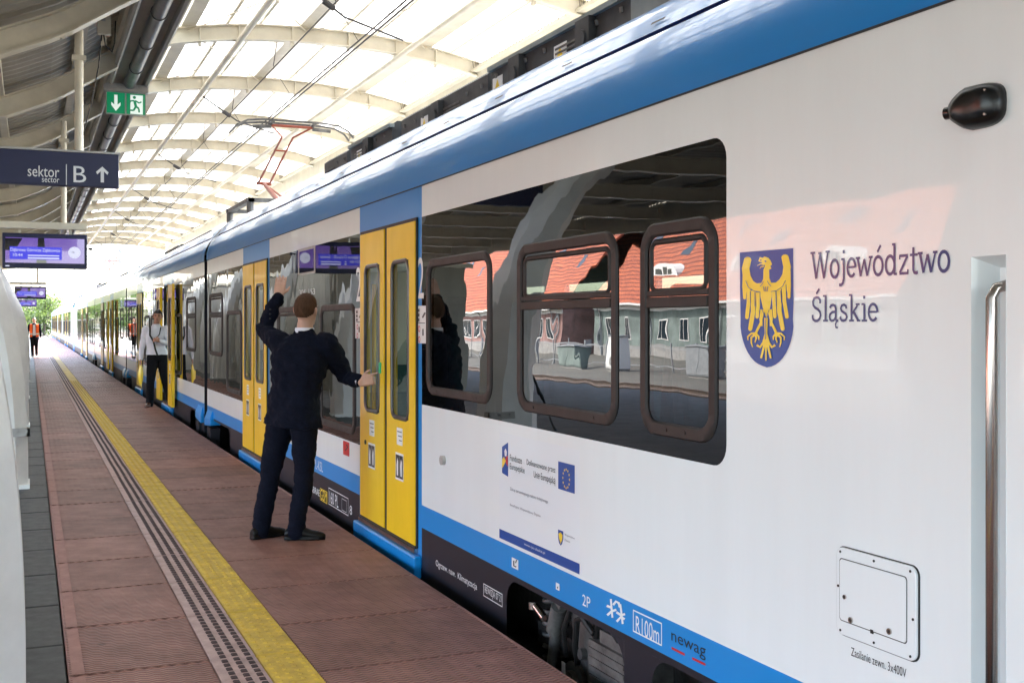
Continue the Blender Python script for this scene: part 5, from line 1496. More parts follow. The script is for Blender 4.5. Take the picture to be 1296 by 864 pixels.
mast(6.6, 150, 8.6, 'grey catenary mast beside the farthest carriage', -2.6, 'catenary masts')
mast(6.6, 210, 8.6, 'grey catenary mast in front of the far trees', -2.6, 'catenary masts')
# portal across the tracks
T = empty('catenary_portal', (0, 112, RAILZ - .36), label='grey catenary portal spanning the tracks beyond the platform', cat='portal')
for x in (-6.0, 9.5):
    m = MB(); m.box(x - .14, x + .14, -.14, .14, 0, 9.2); m.build('leg', M['mast'], T)
m = MB(); m.box(-6.0, 9.5, -.05, .05, 8.55, 8.63); m.box(-6.0, 9.5, -.05, .05, 9.12, 9.2)
for k in range(15):
    x = -6 + k * 1.033; m.tube([(x, 0, 8.6), (x + 1.03, 0, 9.15)], .03, 5)
m.build('crossbeam', M['mast'], T)
for x in (-1.0, 3.8):
    m = MB(); m.tube([(x, 0, 8.55), (x, 0, 7.0)], .05, 6); m.tube([(x, 0, 7.5), (x + .9, 0, 7.1)], .03, 6); m.build('drop_post', M['mast'], T)
# red and white lattice tower far off
T = empty('lattice_tower', (27, 420, RAILZ - .36), label='slim red and white lattice tower far beyond the canopy', cat='tower')
M['tred'] = mat('tower_red', (.5, .12, .09), rough=.7); M['twhite'] = mat('tower_white', (.6, .58, .56), rough=.7)
for k in range(9):
    m = MB(); z0, z1 = k * 5.2, k * 5.2 + 5.2; w0, w1 = 2.2 - k * .21, 2.2 - (k + 1) * .21
    for sx in (-1, 1):
        for sy in (-1, 1): m.tube([(sx * w0, sy * w0, z0), (sx * w1, sy * w1, z1)], .12, 5)
    for sy in (-1, 1): m.tube([(-w0, sy * w0, z0), (w1, sy * w1, z1)], .09, 5); m.tube([(w0, sy * w0, z0), (-w1, sy * w1, z1)], .09, 5)
    m.build('segment', M['tred' if k % 2 == 0 else 'twhite'], T)

def tree(x, y, h, r, label, seed):
    rnd = random.Random(seed)
    T = empty('tree', (x, y, RAILZ - .36), label=label, cat='tree', group='trees beyond the platform end')
    m = MB(); top = Vector((rnd.uniform(-.4, .4), rnd.uniform(-.4, .4), h * .6))
    m.tube([(0, 0, 0), top * .5, top], [h * .035, h * .026, h * .016], 8)
    tips = []
    for k in range(9):
        a = rnd.uniform(0, 6.28); z = h * rnd.uniform(.3, .6); e = Vector((math.cos(a) * r * rnd.uniform(.5, .85), math.sin(a) * r * rnd.uniform(.5, .85), z + h * rnd.uniform(.08, .35)))
        b_ = top * (z / (h * .6)); m.tube([b_, (b_ + e) / 2 + Vector((0, 0, h * .03)), e], [h * .012, h * .008, h * .004], 6); tips.append(e)
    m.build('trunk', M['bark'], T, smooth=True)
    c = MB(); cl = tips + [Vector((rnd.gauss(0, r * .45), rnd.gauss(0, r * .45), h * rnd.uniform(.12, .95))) for _ in range(34)]
    for p in cl:
        for k in range(70):
            q = p + Vector((rnd.gauss(0, 1), rnd.gauss(0, 1), rnd.gauss(0, .8))) * r * .2
            if q.z < h * .03: continue
            n_ = Vector((rnd.uniform(-1, 1), rnd.uniform(-1, 1), rnd.uniform(-.2, 1))).normalized(); a = n_.orthogonal().normalized(); b_ = n_.cross(a); s_ = rnd.uniform(.16, .34) * (h / 9)
            c.add([q - a * s_, q - b_ * s_ * .6, q + a * s_, q + b_ * s_ * .6], [(0, 1, 2, 3)])
    o = c.build('crown', M['leaf'], T, fix=False)
    return T
tr = [(2.4, 232, 8, 3.8, 'bushy green tree nearest the far end of the train'), (-.8, 262, 8.5, 4.6, 'broad green tree behind the far platform end, centre of the group'), (-4.0, 245, 8, 4.2, 'green tree directly above the man in the orange vest'),
      (-10, 270, 11, 5, 'green tree behind the white pylons at the left'), (-18, 300, 12, 5.5, 'leftmost green tree beyond the platform')]
for i, (x, y, h, r_, lb) in enumerate(tr):
    tree(x, y, h, r_, lb, 20 + i)

# ================================================================== houses across the tracks (seen mirrored in the train)
def house(y0, y1, x0, eave, ridge, depth, wall, label, dormers, winrow):
    Hh = empty('tile_roof_house', (0, 0, 0), label=label, cat='building', group='houses across the tracks')
    m = MB(); m.box(x0 - depth, x0, y0, y1, RAILZ - .36, eave - .02); m.build('wall', M[wall], Hh)
    rx = x0 - depth / 2
    m = MB(); m.prism([(x0 + .5, eave - .25), (x0 + .5, eave - .1), (rx, ridge), (x0 - depth - .5, eave - .1), (x0 - depth - .5, eave - .25), (rx, ridge - .25)], 'y', y0 - .4, y1 + .4); rf = m.build('roof', M['tile'], Hh)
    m = MB(); m.box(x0 + .5, x0 + .62, y0 - .4, y1 + .4, eave - .28, eave - .12); m.build('gutter', M['trim'], Hh)
    for yy in dormers:                        # eyebrow dormers
        k = .22; zc = eave + (ridge - eave) * k; xc = x0 - depth / 2 * k
        m = MB(); arc = [(yy + 2.0 * math.cos(R(a)), zc + 1.0 * math.sin(R(a))) for a in range(0, 181, 15)]
        m.prism(arc, 'x', xc + .35, xc - 2.0); dm = m.build('eyebrow_dormer', M['trim'], rf)
        for k2 in range(-1, 2):
            q = MB(); q.box(xc + .36, xc + .38, yy + k2 * .75 - .3, yy + k2 * .75 + .3, zc + .12, zc + (.72 if k2 == 0 else .55)); q.build('dormer_pane', M['bwin'], dm)
    y = y0 + 1.5
    while y < y1 - 2:
        m = MB(); m.box(x0 - .02, x0 + .05, y - .08, y + 1.18, winrow - .08, winrow + 1.68); wn = m.build('window', M['trim'], Hh)
        m = MB(); m.box(x0 + .05, x0 + .06, y, y + .52, winrow, winrow + 1.6); m.box(x0 + .05, x0 + .06, y + .58, y + 1.1, winrow, winrow + 1.6); m.build('pane', M['bwin'], wn)
        y += 2.9
    m = MB(); m.box(x0, x0 + .06, y0, y1, RAILZ - .36, RAILZ + .55); m.build('plinth', M['concrete'], Hh)
    m = MB(); m.box(x0, x0 + .10, y0, y1, eave - .62, eave - .30); m.build('cornice', M['trim'], Hh)
    yy = y0 + .8
    while yy < y1:
        m = MB(); m.tube([(x0 + .12, yy, RAILZ - .3), (x0 + .12, yy, eave - .7), (x0 + .5, yy, eave - .3)], .06, 6); m.build('downpipe', M['mast'], Hh, smooth=True); yy += 8.7
    for q in range(int((y1 - y0) / 6)):       # skylights between the dormers
        yk = y0 + 3.3 + q * 6 + (q % 3) * .7; k = .42 + .12 * (q % 2); zc = eave + (ridge - eave) * k; xc = x0 - depth / 2 * k; sl = (ridge - eave) / (depth / 2)
        m = MB(); m.prism([(xc + .55, zc - .55 * sl + .12), (xc + .55, zc - .55 * sl + .26), (xc - .55, zc + .55 * sl + .26), (xc - .55, zc + .55 * sl + .12)], 'y', yk - .45, yk + .45); m.build('skylight', M['bwin'], rf)
    m = MB(); m.box(rx - .4, rx + .4, (y0 + y1) / 2, (y0 + y1) / 2 + 1.2, ridge - 1, ridge + 1.4); m.build('chimney', M['wallb'], Hh)
house(14, 44, -39, 3.3, 11, 17, 'wallb', 'pink house with steep red tiled roof, mirrored at the right in the train paint', (30,), .6)
house(48, 85, -39, 3.2, 12.6, 18, 'walla', 'pale green house with eyebrow dormers in its red tiled roof, mirrored in the right window', (56, 65.5, 76), .3)
house(87, 150, -37, 2.9, 12.5, 18, 'wallb', 'long pink house with red roof, mirrored in the middle train window', (100, 122), .2)
# fence in front of them
Fn = empty('yard_fence', (0, 0, 0), label='grey bar fence in front of the houses, mirrored in the train windows', cat='fence')
m = MB(); m.box(-27.04, -26.98, 20, 140, RAILZ + .9, RAILZ + .96); m.box(-27.04, -26.98, 20, 140, RAILZ - .1, RAILZ - .04); m.build('fence_rail', M['mast'], Fn)
bar = MB(); bar.box(-.05, .05, -.05, .05, 0, 1.6); f0 = None
for k in range(49):
    o = bar.build('fence_post', M['mast'], Fn) if f0 is None else f0.copy()
    if f0 is None: f0 = o
    else: COL.objects.link(o)
    o.location = (-27.0, 20 + k * 2.5, RAILZ - .36)

rnd = random.Random(3)
for k, (yy, wd, hh, mk, what) in enumerate([(47, 2.2, 1.5, 'mast', 'grey steel cabinet'), (56, 1.2, 1.9, 'trim', 'white cabinet'), (61.5, 2.6, 1.2, 'walla', 'low green cabinet'), (70, 1.0, 2.1, 'casing', 'tall beige cabinet'), (83, 2.4, 1.6, 'concrete', 'concrete box'), (96, 1.6, 1.9, 'mast', 'narrow grey cabinet')]):
    T = empty('trackside_cabinet', (-25.6, yy, RAILZ - .36), label=what + ' by the yard fence, mirrored in the train windows', cat='cabinet', group='cabinets along the yard fence')
    m = MB(); m.box(-.35, .35, -wd / 2, wd / 2, .12, hh); m.build('housing', M[mk], T, bevel=.02)
    m = MB(); m.box(-.40, .42, -wd / 2 - .06, wd / 2 + .06, hh + .001, hh + .07); m.build('lid', M['mast'], T)
    for q in (-1, 1):
        m = MB(); m.box(.351, .37, min(q * .02, q * (wd / 2 - .04)), max(q * .02, q * (wd / 2 - .04)), .2, hh - .06); m.build('door', M[mk], T)
    m = MB(); m.box(-.3, .3, -wd / 2 + .05, wd / 2 - .05, 0, .12); m.build('base', M['concrete'], T)

# camera tripod on the platform, mirrored in a low window
T = empty('camera_tripod', (-1.9, 15.2, 0), label='black video tripod on the platform, mirrored in the window by the officer', cat='tripod')
m = MB()
for a in (90, 210, 330):
    m.tube([(0, 0, 1.25), (.45 * math.cos(R(a)), .45 * math.sin(R(a)), 0)], [.022, .015], 8)
m.build('leg', M['black'], T)
m = MB(); m.tube([(0, 0, 1.1), (0, 0, 1.5)], .025, 8); m.tube([(0, 0, 1.48), (.1, -.5, 1.3)], .012, 8); m.build('head', M['black'], T)
m = MB(); m.box(-.06, .06, -.16, .12, 1.5, 1.64); m.tube([(0, .12, 1.57), (0, .24, 1.57)], .05, 12); m.build('video_camera', M['black'], T, bevel=.01)

# ================================================================== people
def to_mesh(mb, name, voxel, smooth_it=4, disp=0, dscale=6, seed=0):
    """weld overlapping tapered volumes into one continuous skin"""
    me = mb.mesh(name)
    bm = bmesh.new(); bm.from_mesh(me); bmesh.ops.recalc_face_normals(bm, faces=bm.faces); bm.to_mesh(me); bm.free()
    ob = bpy.data.objects.new(name, me); COL.objects.link(ob)
    r_ = ob.modifiers.new('r', 'REMESH'); r_.mode = 'VOXEL'; r_.voxel_size = voxel; r_.use_smooth_shade = True
    s_ = ob.modifiers.new('s', 'SMOOTH'); s_.factor = .5; s_.iterations = smooth_it
    dg = bpy.context.evaluated_depsgraph_get(); dg.update()
    nm = bpy.data.meshes.new_from_object(ob.evaluated_get(dg))
    bpy.data.objects.remove(ob)
    if disp:
        import numpy as np
        nv = len(nm.vertices); co = np.empty(nv * 3, 'f'); no = np.empty(nv * 3, 'f')
        nm.vertices.foreach_get('co', co); nm.vertex_normals.foreach_get('vector', no)
        for i in range(nv):
            p = Vector(co[3 * i:3 * i + 3]) * dscale + Vector((seed, seed * 2, 0))
            q = Vector((p.x, p.y, p.z * 1.6 + p.x * .6))
            f = noise.noise(q) + .55 * noise.noise(q * 2.3 + Vector((5, 1, 2)))
            f = f - .35 * abs(noise.noise(q * 1.4 + Vector((9, 9, 9)))) * 2
            co[3 * i:3 * i + 3] += no[3 * i:3 * i + 3] * f * disp
        nm.vertices.foreach_set('co', co)
    nm.polygons.foreach_set('use_smooth', [True] * len(nm.polygons))
    nm.update()
    return nm

def ball(mb, c, r, n=12):
    rx, ry, rz = r if isinstance(r, tuple) else (r, r, r)
    rings = []
    for i in range(1, n // 2 + 2):
        a = math.pi * i / (n // 2 + 2)
        rings.append([(c[0] + rx * math.sin(a) * math.cos(2 * math.pi * k / n), c[1] + ry * math.sin(a) * math.sin(2 * math.pi * k / n), c[2] - rz * math.cos(a)) for k in range(n)])
    mb.loft(rings)

def limb(mb, pts, rs, n=14):
    P = [Vector(p) for p in pts]
    mb.tube(P, rs, n)
    for p, r_ in zip(P, rs): ball(mb, p, r_ * .995, n)

def ellring(c, rx, ry, yaw, n=24, sq=2.3, tilt=0):
    out = []
    for k in range(n):
        a = 2 * math.pi * k / n; ca, sa = math.cos(a), math.sin(a)
        x = rx * math.copysign(abs(ca) ** (2 / sq), ca); y = ry * math.copysign(abs(sa) ** (2 / sq), sa)
        out.append((c[0] + x * math.cos(yaw) - y * math.sin(yaw), c[1] + x * math.sin(yaw) + y * math.cos(yaw), c[2] + tilt * x))
    return out

def head_xf(c, fwd, up=(0, 0, 1)):
    f = Vector(fwd).normalized(); u = Vector(up).normalized(); r_ = f.cross(u).normalized(); u = r_.cross(f)
    return lambda p: Vector(c) + r_ * p[0] + f * p[1] + u * p[2]      # x right of the person, y forward, z up

def hand(mb, wrist, d, palm_n, thumb_side, k=1.0, curl=.15, spread=.08, point=False):
    """palm, four fingers and a thumb; d along the hand, palm_n out of the palm, thumb_side across towards the thumb"""
    w_ = Vector(wrist); d = Vector(d).normalized(); n_ = Vector(palm_n); n_ = (n_ - d * n_.dot(d)).normalized(); t = Vector(thumb_side); t = (t - d * t.dot(d) - n_ * t.dot(n_)).normalized()
    for off in (-.026, -.009, .009, .026):
        limb(mb, [w_ + t * off * .75 * k, w_ + d * .05 * k + t * off * 1.05 * k, w_ + d * .095 * k + t * off * 1.15 * k], [.017 * k, .0165 * k, .0135 * k], 8)
    for i, (off, ln) in enumerate(((.030, .070), (.010, .080), (-.010, .074), (-.029, .058))):
        b_ = w_ + d * .092 * k + t * off * 1.12 * k
        cu = curl if not (point and i == 0) else .0
        if point and i > 0: cu = 1.15
        d1 = (d * math.cos(cu) + n_ * math.sin(cu) + t * (off * spread * 25)).normalized(); d2 = (d * math.cos(cu * 2.1) + n_ * math.sin(cu * 2.1) + t * (off * spread * 25)).normalized(); d3 = (d * math.cos(cu * 2.9) + n_ * math.sin(cu * 2.9)).normalized()
        p1 = b_ + d1 * ln * .45 * k; p2 = p1 + d2 * ln * .32 * k; p3 = p2 + d3 * ln * .24 * k
        limb(mb, [b_, p1, p2, p3], [.0098 * k, .0092 * k, .0085 * k, .0072 * k], 8)
    tb = w_ + d * .028 * k + t * .028 * k
    t1 = tb + (t * .75 + d * .65 + n_ * .2).normalized() * .042 * k; t2 = t1 + (t * .35 + d * .9 + n_ * .15).normalized() * .034 * k
    limb(mb, [tb, t1, t2], [.015 * k, .0115 * k, .009 * k], 8)

M['skin'] = mat('skin', (.50, .29, .215), rough=.55, var=.12, vscale=14)
M['skin2'] = mat('skin_tan', (.40, .20, .13), rough=.5, var=.12, vscale=14)
M['navy'] = mat('navy_wool', (.0028, .0042, .012), rough=.9, spec=.15, var=.25, vscale=60, bump=.0006, bscale=500)
M['hairb'] = mat('brown_hair', (.07, .034, .018), rough=.8, spec=.25, var=.35, vscale=60, bump=.003, bscale=160, stretch=(1, 1, .35))
M['hairk'] = mat('black_hair', (.006, .005, .005), rough=.5, bump=.003, bscale=160)
M['hairg'] = mat('grey_hair', (.12, .10, .09), rough=.6, bump=.003, bscale=120)
M['shirt'] = mat('white_shirt', (.70, .69, .76), rough=.8, var=.08, vscale=12)
M['trouser'] = mat('black_trousers', (.004, .004, .006), rough=.9, spec=.2, var=.2, vscale=40)
M['shoe'] = mat('black_leather', (.003, .003, .003), rough=.4, spec=.2)
M['shoeb'] = mat('brown_leather', (.075, .03, .016), rough=.32, coat=.3)
M['vest'] = mat('orange_vest', (.95, .13, .012), rough=.7)
M['reflective'] = mat('reflective_tape', (.7, .72, .68), rough=.4)
M['lip'] = mat('lip', (.30, .11, .09), rough=.5)
M['eye'] = mat('eye', (.05, .035, .03), rough=.15)

def person(label, loc, yaw, J, sk, hair, top, bot, shoe, face=True, voxel=.0065, fold=.008, seed=1, jacket=True, bulk=1.0):
    """J: joints in the person's own frame; x to the right of the picture, y away from the camera"""
    Pn = empty('person', loc, yaw, label=label, cat='person')
    V = lambda k: Vector(J[k])
    # ---- body: one continuous skin
    b_ = MB()
    sy = J['yaw']; py_ = J.get('pyaw', sy)
    pel, chest, neck, head = V('pelvis'), V('chest'), V('neck'), V('head')
    b_.loft([ellring(pel + Vector((0, 0, -.08)), .13, .09, py_), ellring(pel, .15, .105, py_), ellring(pel.lerp(chest, .45), .135, .095, (py_ + sy) / 2), ellring(chest, .16, .105, sy), ellring(chest.lerp(neck, .7), .13, .08, sy), ellring(neck, .055, .055, sy)])
    limb(b_, [neck - Vector((0, 0, .05)), neck.lerp(head, .35), head - Vector((0, 0, .05))], [.066, .060, .056])
    for s_ in 'LR':
        limb(b_, [V(s_ + 'sh'), V(s_ + 'el'), V(s_ + 'wr')], [.052, .040, .027])
        limb(b_, [V(s_ + 'hip'), V(s_ + 'kn'), V(s_ + 'an')], [.078, .052, .038])
        h_ = J[s_ + 'hand']; hand(b_, V(s_ + 'wr'), h_[0], h_[1], h_[2], **(h_[3] if len(h_) > 3 else {}))
    X = head_xf(head, J['look'], J.get('headup', (0, 0, 1)))
    rings = []
    for z, rx, yf, yb in ((-.115, .030, .070, -.01), (-.105, .045, .088, .0), (-.08, .058, .094, -.055), (-.05, .066, .094, -.078), (-.015, .071, .092, -.092), (.02, .0755, .094, -.098), (.055, .076, .090, -.098), (.085, .068, .072, -.084), (.108, .048, .045, -.058), (.118, .02, .012, -.025)):
        cyy, ry = (yf + yb) / 2, (yf - yb) / 2
        rings.append([X((rx * math.cos(2 * math.pi * k / 20), cyy + ry * math.sin(2 * math.pi * k / 20), z)) for k in range(20)])
    b_.loft(rings)
    limb(b_, [X((0, .088, .022)), X((0, .104, -.012)), X((0, .112, -.028))], [.009, .012, .014], 8); ball(b_, X((.012, .098, -.033)), .010, 8); ball(b_, X((-.012, .098, -.033)), .010, 8)
    limb(b_, [X((-.045, .078, .034)), X((0, .090, .034)), X((.045, .078, .034))], [.012, .013, .012], 8)
    ball(b_, X((0, .088, -.098)), .018, 8); limb(b_, [X((-.02, .090, -.064)), X((.02, .090, -.064))], [.010, .010], 8)
    for s_ in (-1, 1):
        limb(b_, [X((s_ * .076, -.004, .02)), X((s_ * .088, -.020, .016)), X((s_ * .087, -.018, -.012)), X((s_ * .077, -.002, -.034))], [.010, .012, .011, .009], 8)
    nm = to_mesh(b_, 'body', voxel, 3); nm.materials.append(M[sk]); link('body', nm, Pn)
    # ---- hair
    hm = MB(); N, K = 48, 72; G = {}
    vs_, ok = [], []
    for i in range(N + 1):
        for k in range(K):
            a, e = 2 * math.pi * k / K, math.pi * i / N
            x, y, z = math.sin(e) * math.cos(a), math.sin(e) * math.sin(a), math.cos(e)
            line = J.get('hairline', (.062, -.075, .0))
            lim = line[0] if y > .55 else (line[2] + (line[0] - line[2]) * max(0, (y - .1) / .45) if y > .1 else line[2] + (line[1] - line[2]) * min(1, (.1 - y) / .8))
            zz = z * .126 + .004
            over = max(0, min(1, (zz - lim) / .055)) ** .7
            thick = .0015 + .0105 * over + .003 * over * noise.noise(Vector((x, y, z)) * 7)
            k_ = 1.0 if zz > 0 else 1 - .12 * (zz / .12) ** 2
            p = X((x * (.076 + thick) * k_, -.004 + y * (.097 + thick) * k_, zz + thick * .3))
            vs_.append(p); ok.append(zz >= lim)
    fs_ = []
    for i in range(N):
        for k in range(K):
            q = (i * K + k, i * K + (k + 1) % K, (i + 1) * K + (k + 1) % K, (i + 1) * K + k)
            if all(ok[t] for t in q): fs_.append(q)
    hm.add(vs_, fs_); ho = hm.build('hair', M[hair], Pn, smooth='all')
    so_ = ho.modifiers.new('s', 'SOLIDIFY'); so_.thickness = .004; so_.offset = -1
    # ---- face details
    if face:
        for s_ in (-1, 1):
            m = MB(); ball(m, X((s_ * .031, .0835, .010)), (.013, .010, .007), 10); m.build('eye', M['eye'], Pn, smooth='all')
            m = MB(); limb(m, [X((s_ * .014, .0975, .034)), X((s_ * .032, .0960, .040)), X((s_ * .050, .083, .034))], [.0045, .0052, .003], 8); m.build('eyebrow', M[hair], Pn, smooth='all')
        m = MB(); limb(m, [X((-.022, .0955, -.064)), X((0, .1005, -.061)), X((.022, .0955, -.064))], [.003, .0058, .003], 8); m.build('lips', M['lip'], Pn, smooth='all')
    # ---- trousers
    t = MB()
    t.loft([ellring(pel + Vector((0, 0, -.10)), .155, .125, py_), ellring(pel + Vector((0, 0, -.03)), .178, .132, py_), ellring(pel + Vector((0, 0, .06)), .172, .125, py_), ellring(pel + Vector((0, 0, .12)), .160, .115, py_)])
    for s_ in 'LR':
        hp, kn, an = V(s_ + 'hip'), V(s_ + 'kn'), V(s_ + 'an')
        limb(t, [hp + Vector((0, 0, .03)), hp.lerp(kn, .4), kn, kn.lerp(an, .45), an + Vector((0, 0, .02)), an - Vector((0, 0, .035))], [.110, .100, .078, .073, .069, .068], 16)
    nm = to_mesh(t, 'trousers', .011, 4, fold * .62, 7, seed); nm.materials.append(M[bot]); link('trousers', nm, Pn)
    # ---- shoes
    for s_ in 'LR':
        an, f = V(s_ + 'an'), Vector(J[s_ + 'foot']); f.z = 0; f.normalize(); s2 = Vector((f.y, -f.x, 0)); zb = an.z - .09
        g_ = Vector((an.x, an.y, zb))
        m = MB()
        prof = [(-.085, .030, .065), (-.06, .037, .085), (0, .039, .10), (.06, .042, .088), (.11, .047, .066), (.16, .045, .056), (.195, .034, .046), (.215, .014, .032)]
        m.loft([[g_ + f * u + s2 * (w_ * math.cos(2 * math.pi * k / 16)) + Vector((0, 0, max(.006, .006 + h_ * .5 + h_ * .5 * math.sin(2 * math.pi * k / 16)))) for k in range(16)] for u, w_, h_ in prof])
        m.loft([[g_ + f * u + s2 * w_ + Vector((0, 0, 0)), g_ + f * u - s2 * w_, g_ + f * u - s2 * w_ + Vector((0, 0, .018)), g_ + f * u + s2 * w_ + Vector((0, 0, .018))] for u, w_ in ((-.088, .028), (-.05, .038), (.02, .036), (.11, .047), (.17, .042), (.214, .016))])
        nm = to_mesh(m, 'shoe', .006, 2); nm.materials.append(M[shoe]); link('shoe', nm, Pn)
    # ---- jacket or shirt
    j = MB(); hem = J['hem']
    k_ = bulk if jacket else .93
    wa = pel.lerp(chest, .42)
    hz = lambda z: pel + Vector((0, 0, z - pel.z)) + (chest - pel) * ((z - pel.z) / (chest.z - pel.z)) * .0
    j.loft([ellring(hz(hem), .222 * k_, .168 * k_, py_, tilt=J.get('hemtilt', 0)), ellring(hz(hem + .09), .203 * k_, .150 * k_, py_), ellring(wa, .182 * k_, .135 * k_, (py_ + sy) / 2), ellring(chest - Vector((0, 0, .03)), .203 * k_, .145 * k_, sy), ellring(chest + Vector((0, 0, .07)), .208 * k_, .138 * k_, sy),
            ellring(chest.lerp(neck, .72), .172, .108, sy), ellring(neck - Vector((0, 0, .012)), .092, .085, sy), ellring(neck + Vector((0, 0, .028)), .068, .070, sy)])
    for s_ in 'LR':
        sh, el_, wr = V(s_ + 'sh'), V(s_ + 'el'), V(s_ + 'wr')
        e_ = wr.lerp(el_, .10 if jacket else .06)
        limb(j, [sh, sh.lerp(el_, .5), el_, el_.lerp(e_, .5), e_], [.084 * k_, .070 * k_, .060 * k_, .055 * k_, .049 * k_], 16)
    nm = to_mesh(j, 'jacket' if jacket else 'shirt', .010, 4, fold, 8, seed + 3); nm.materials.append(M[top]); link('jacket' if jacket else 'shirt', nm, Pn)
    if jacket:
        for s_ in 'LR':
            el_, wr = V(s_ + 'el'), V(s_ + 'wr'); m = MB(); d = (wr - el_).normalized()
            m.tube([wr - d * .05, wr - d * .004], [.038, .038], 14); m.build('shirt_cuff', M['shirt'], Pn, smooth=True)
        m = MB(); m.loft([ellring(neck + Vector((0, 0, .0)), .072, .074, sy), ellring(neck + Vector((0, 0, .037)), .067, .069, sy)], cap=False); m.build('shirt_collar', M['shirt'], Pn, smooth='all')
    return Pn, X

# the officer in the navy suit at the door
lx, ly = 1.885, 8.34
J1 = dict(pelvis=(-.085, 0, .95), chest=(-.035, -.005, 1.31), neck=(.0, 0, 1.525), head=(.012, .012, 1.69), yaw=-R(24), pyaw=-R(38), look=(.42, .9, .03), headup=(.05, 0, 1),
          Lsh=(-.195, .075, 1.455), Lel=(-.31, .27, 1.545), Lwr=(-.195, .275, 1.80), Lhand=((.12, .18, .98), (.05, .95, -.1), (1, 0, .1), dict(curl=.12, spread=.06)),
          Rsh=(.165, -.07, 1.445), Rel=(.30, .03, 1.19), Rwr=(.405, -.15, 1.16), Rhand=((.88, -.30, .22), (.2, .95, -.1), (0, .1, 1), dict(curl=.45, point=True)),
          Lhip=(-.165, .06, .90), Lkn=(-.25, .06, .49), Lan=(-.315, .01, .09), Rhip=(-.005, -.05, .90), Rkn=(.0, -.05, .49), Ran=(-.06, -.09, .09),
          Lfoot=(.62, .45, 0), Rfoot=(1, -.15, 0), hem=.83, hemtilt=-.06, hairline=(.075, -.055, .0))
P1, _X = person('man in a navy suit seen from behind, one hand raised, pressing the door button', (lx, ly, 0), -math.atan2(lx, ly), J1, 'skin', 'hairb', 'navy', 'navy', 'shoe', face=True, fold=.017, seed=2, bulk=1.08)
m = MB()
for k in range(3): ball(m, (-.258, .215, 1.70 - k * .035 + .0), .0075, 8)
m.build('sleeve_button', M['black'], P1)

# the man leaning out of the open door
lx2, ly2 = 2.215, 22.3
J2 = dict(pelvis=(.0, .02, .98), chest=(-.03, -.01, 1.33), neck=(-.01, 0, 1.54), head=(.015, -.015, 1.715), yaw=R(6), look=(-.12, -.95, -.04), headup=(.06, 0, 1),
          Rsh=(-.20, -.02, 1.465), Rel=(-.265, .0, 1.17), Rwr=(-.295, -.05, .90), Rhand=((-.05, -.1, -.95), (.9, .1, -.1), (.1, -.9, 0), dict(curl=.6)),
          Lsh=(.17, -.01, 1.475), Lel=(.225, -.08, 1.19), Lwr=(.06, -.235, 1.26), Lhand=((-.95, -.12, .2), (0, .7, -.4), (.1, -.1, 1), dict(curl=.7)),
          Rhip=(-.075, .0, .93), Rkn=(-.115, -.05, .50), Ran=(-.13, .02, .09), Lhip=(.09, .03, .93), Lkn=(.14, .02, .53), Lan=(.23, .06, .185), Rfoot=(-.35, -.9, 0), Lfoot=(.2, -.9, 0), hem=.99, hairline=(.048, -.06, -.005))
P2, X2 = person('young man in a white shirt and dark trousers leaning out of the open door', (lx2, ly2, 0), -math.atan2(lx2, ly2), J2, 'skin2', 'hairk', 'shirt', 'trouser', 'shoeb', jacket=False, voxel=.008, fold=.007, seed=5)
m = MB()
m.loft([ellring((-.012, -.005, 1.515), .082, .078, R(6)), ellring((-.01, -.008, 1.57), .068, .068, R(6))], cap=False); m.build('collar', M['shirt'], P2, smooth='all')
m = MB(); m.tube([(-.125, -.10, 1.52), (-.125, -.165, 1.36), (-.06, -.185, 1.24), (-.03, -.175, 1.10), (.01, -.165, .98)], .017, 8); m.tube([(.07, -.11, 1.51), (.045, -.165, 1.38), (-.04, -.185, 1.26)], .010, 8); m.build('lanyard_strap', M['black'], P2, smooth=True)
m = MB(); m.loft([ellring((.0, .02, 1.015), .172, .132, 0), ellring((.0, .02, 1.055), .170, .130, 0)], cap=False); m.build('belt', M['shoe'], P2, smooth='all')
sgv = empty('signal_flag', (lx2, ly2, 0), -math.atan2(lx2, ly2), label='yellow signal flag held in the right hand of the man in white', cat='flag')
m = MB(); m.tube([(-.30, -.075, .86), (-.285, -.09, .42)], .010, 8); m.build('stick', M['trim'], sgv, smooth=True)
m = MB()
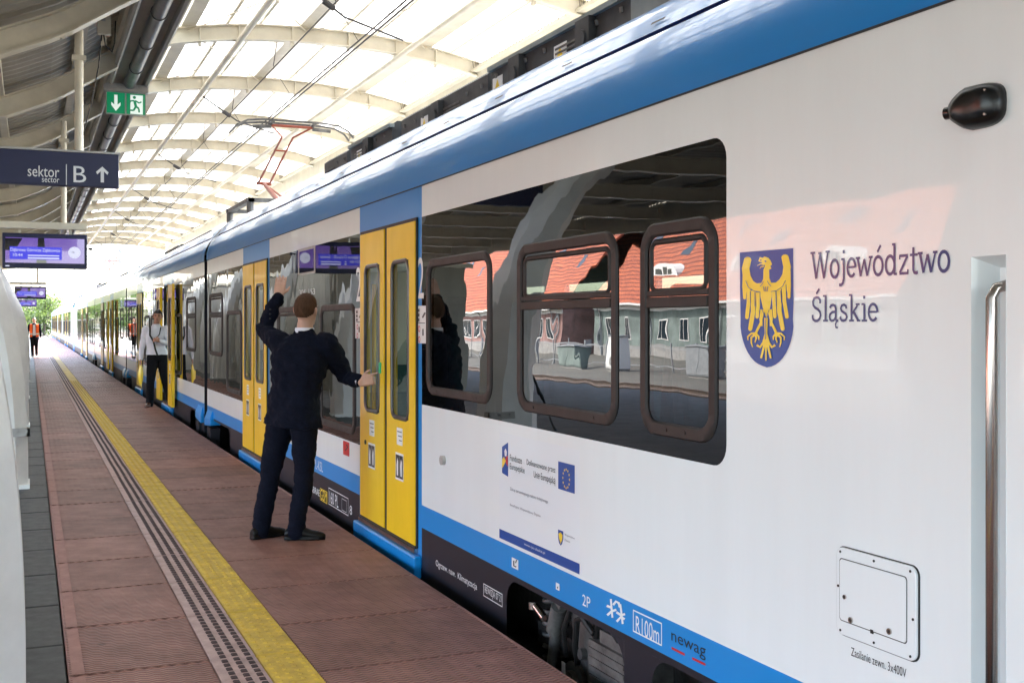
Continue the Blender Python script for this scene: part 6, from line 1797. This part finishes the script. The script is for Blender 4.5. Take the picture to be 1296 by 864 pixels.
m.loft([[(-.305, -.085, .80), (-.285, -.10, .80), (-.265, -.085, .80), (-.285, -.07, .80)], [(-.34, -.09, .66), (-.29, -.12, .66), (-.245, -.09, .66), (-.29, -.06, .66)], [(-.335, -.09, .52), (-.29, -.115, .52), (-.25, -.09, .52), (-.29, -.065, .52)], [(-.30, -.09, .42), (-.288, -.10, .42), (-.276, -.09, .42), (-.288, -.08, .42)]])
m.build('flag_cloth', M['inkyellow'], sgv, smooth=True)

# the man in the orange vest, far down the platform
lx3, ly3 = .18, 57.0
J3 = dict(pelvis=(0, 0, .98), chest=(0, -.01, 1.34), neck=(0, 0, 1.55), head=(-.005, -.03, 1.71), yaw=0, look=(.1, -1, -.1),
          Rsh=(-.19, 0, 1.47), Rel=(-.27, .02, 1.18), Rwr=(-.29, -.06, .92), Rhand=((0, -.15, -1), (1, 0, 0), (0, -1, 0), dict(curl=.4)), Lsh=(.19, 0, 1.47), Lel=(.275, .03, 1.18), Lwr=(.27, -.02, .92), Lhand=((0, -.1, -1), (-1, 0, 0), (0, -1, 0), dict(curl=.4)),
          Rhip=(-.08, 0, .93), Rkn=(-.085, -.08, .51), Ran=(-.07, -.18, .10), Lhip=(.08, 0, .93), Lkn=(.09, -.06, .50), Lan=(.10, .2, .14), Rfoot=(0, -1, 0), Lfoot=(.1, -1, 0), hem=.82, hairline=(.085, -.04, .02))
P3, X3 = person('distant man in a dark suit and orange safety vest walking along the platform', (lx3, ly3, 0), 0, J3, 'skin', 'hairg', 'navy', 'trouser', 'shoe', voxel=.011, fold=.006, seed=9)
m = MB()
for s_ in (-1, 1):
    m.loft([[(s_ * .20, -.165, z), (s_ * .075, -.182, z), (s_ * .075, -.168, z), (s_ * .20, -.145, z)] for z in (.93, 1.3, 1.42)] + [[(s_ * .17, -.12, 1.52), (s_ * .085, -.125, 1.53), (s_ * .085, -.05, 1.55), (s_ * .17, -.05, 1.535)]])
m.build('safety_vest', M['vest'], P3, smooth=True)
m = MB()
for s_ in (-1, 1): m.box(s_ * .078, s_ * .20, -.187, -.18, 1.04, 1.10)
m.build('reflective_strip', M['reflective'], P3)
m = MB(); m.add([(-.07, -.168, 1.0), (.07, -.168, 1.0), (.05, -.165, 1.5), (-.05, -.165, 1.5)], [(0, 1, 2, 3)]); m.build('shirt_front', M['shirt'], P3)
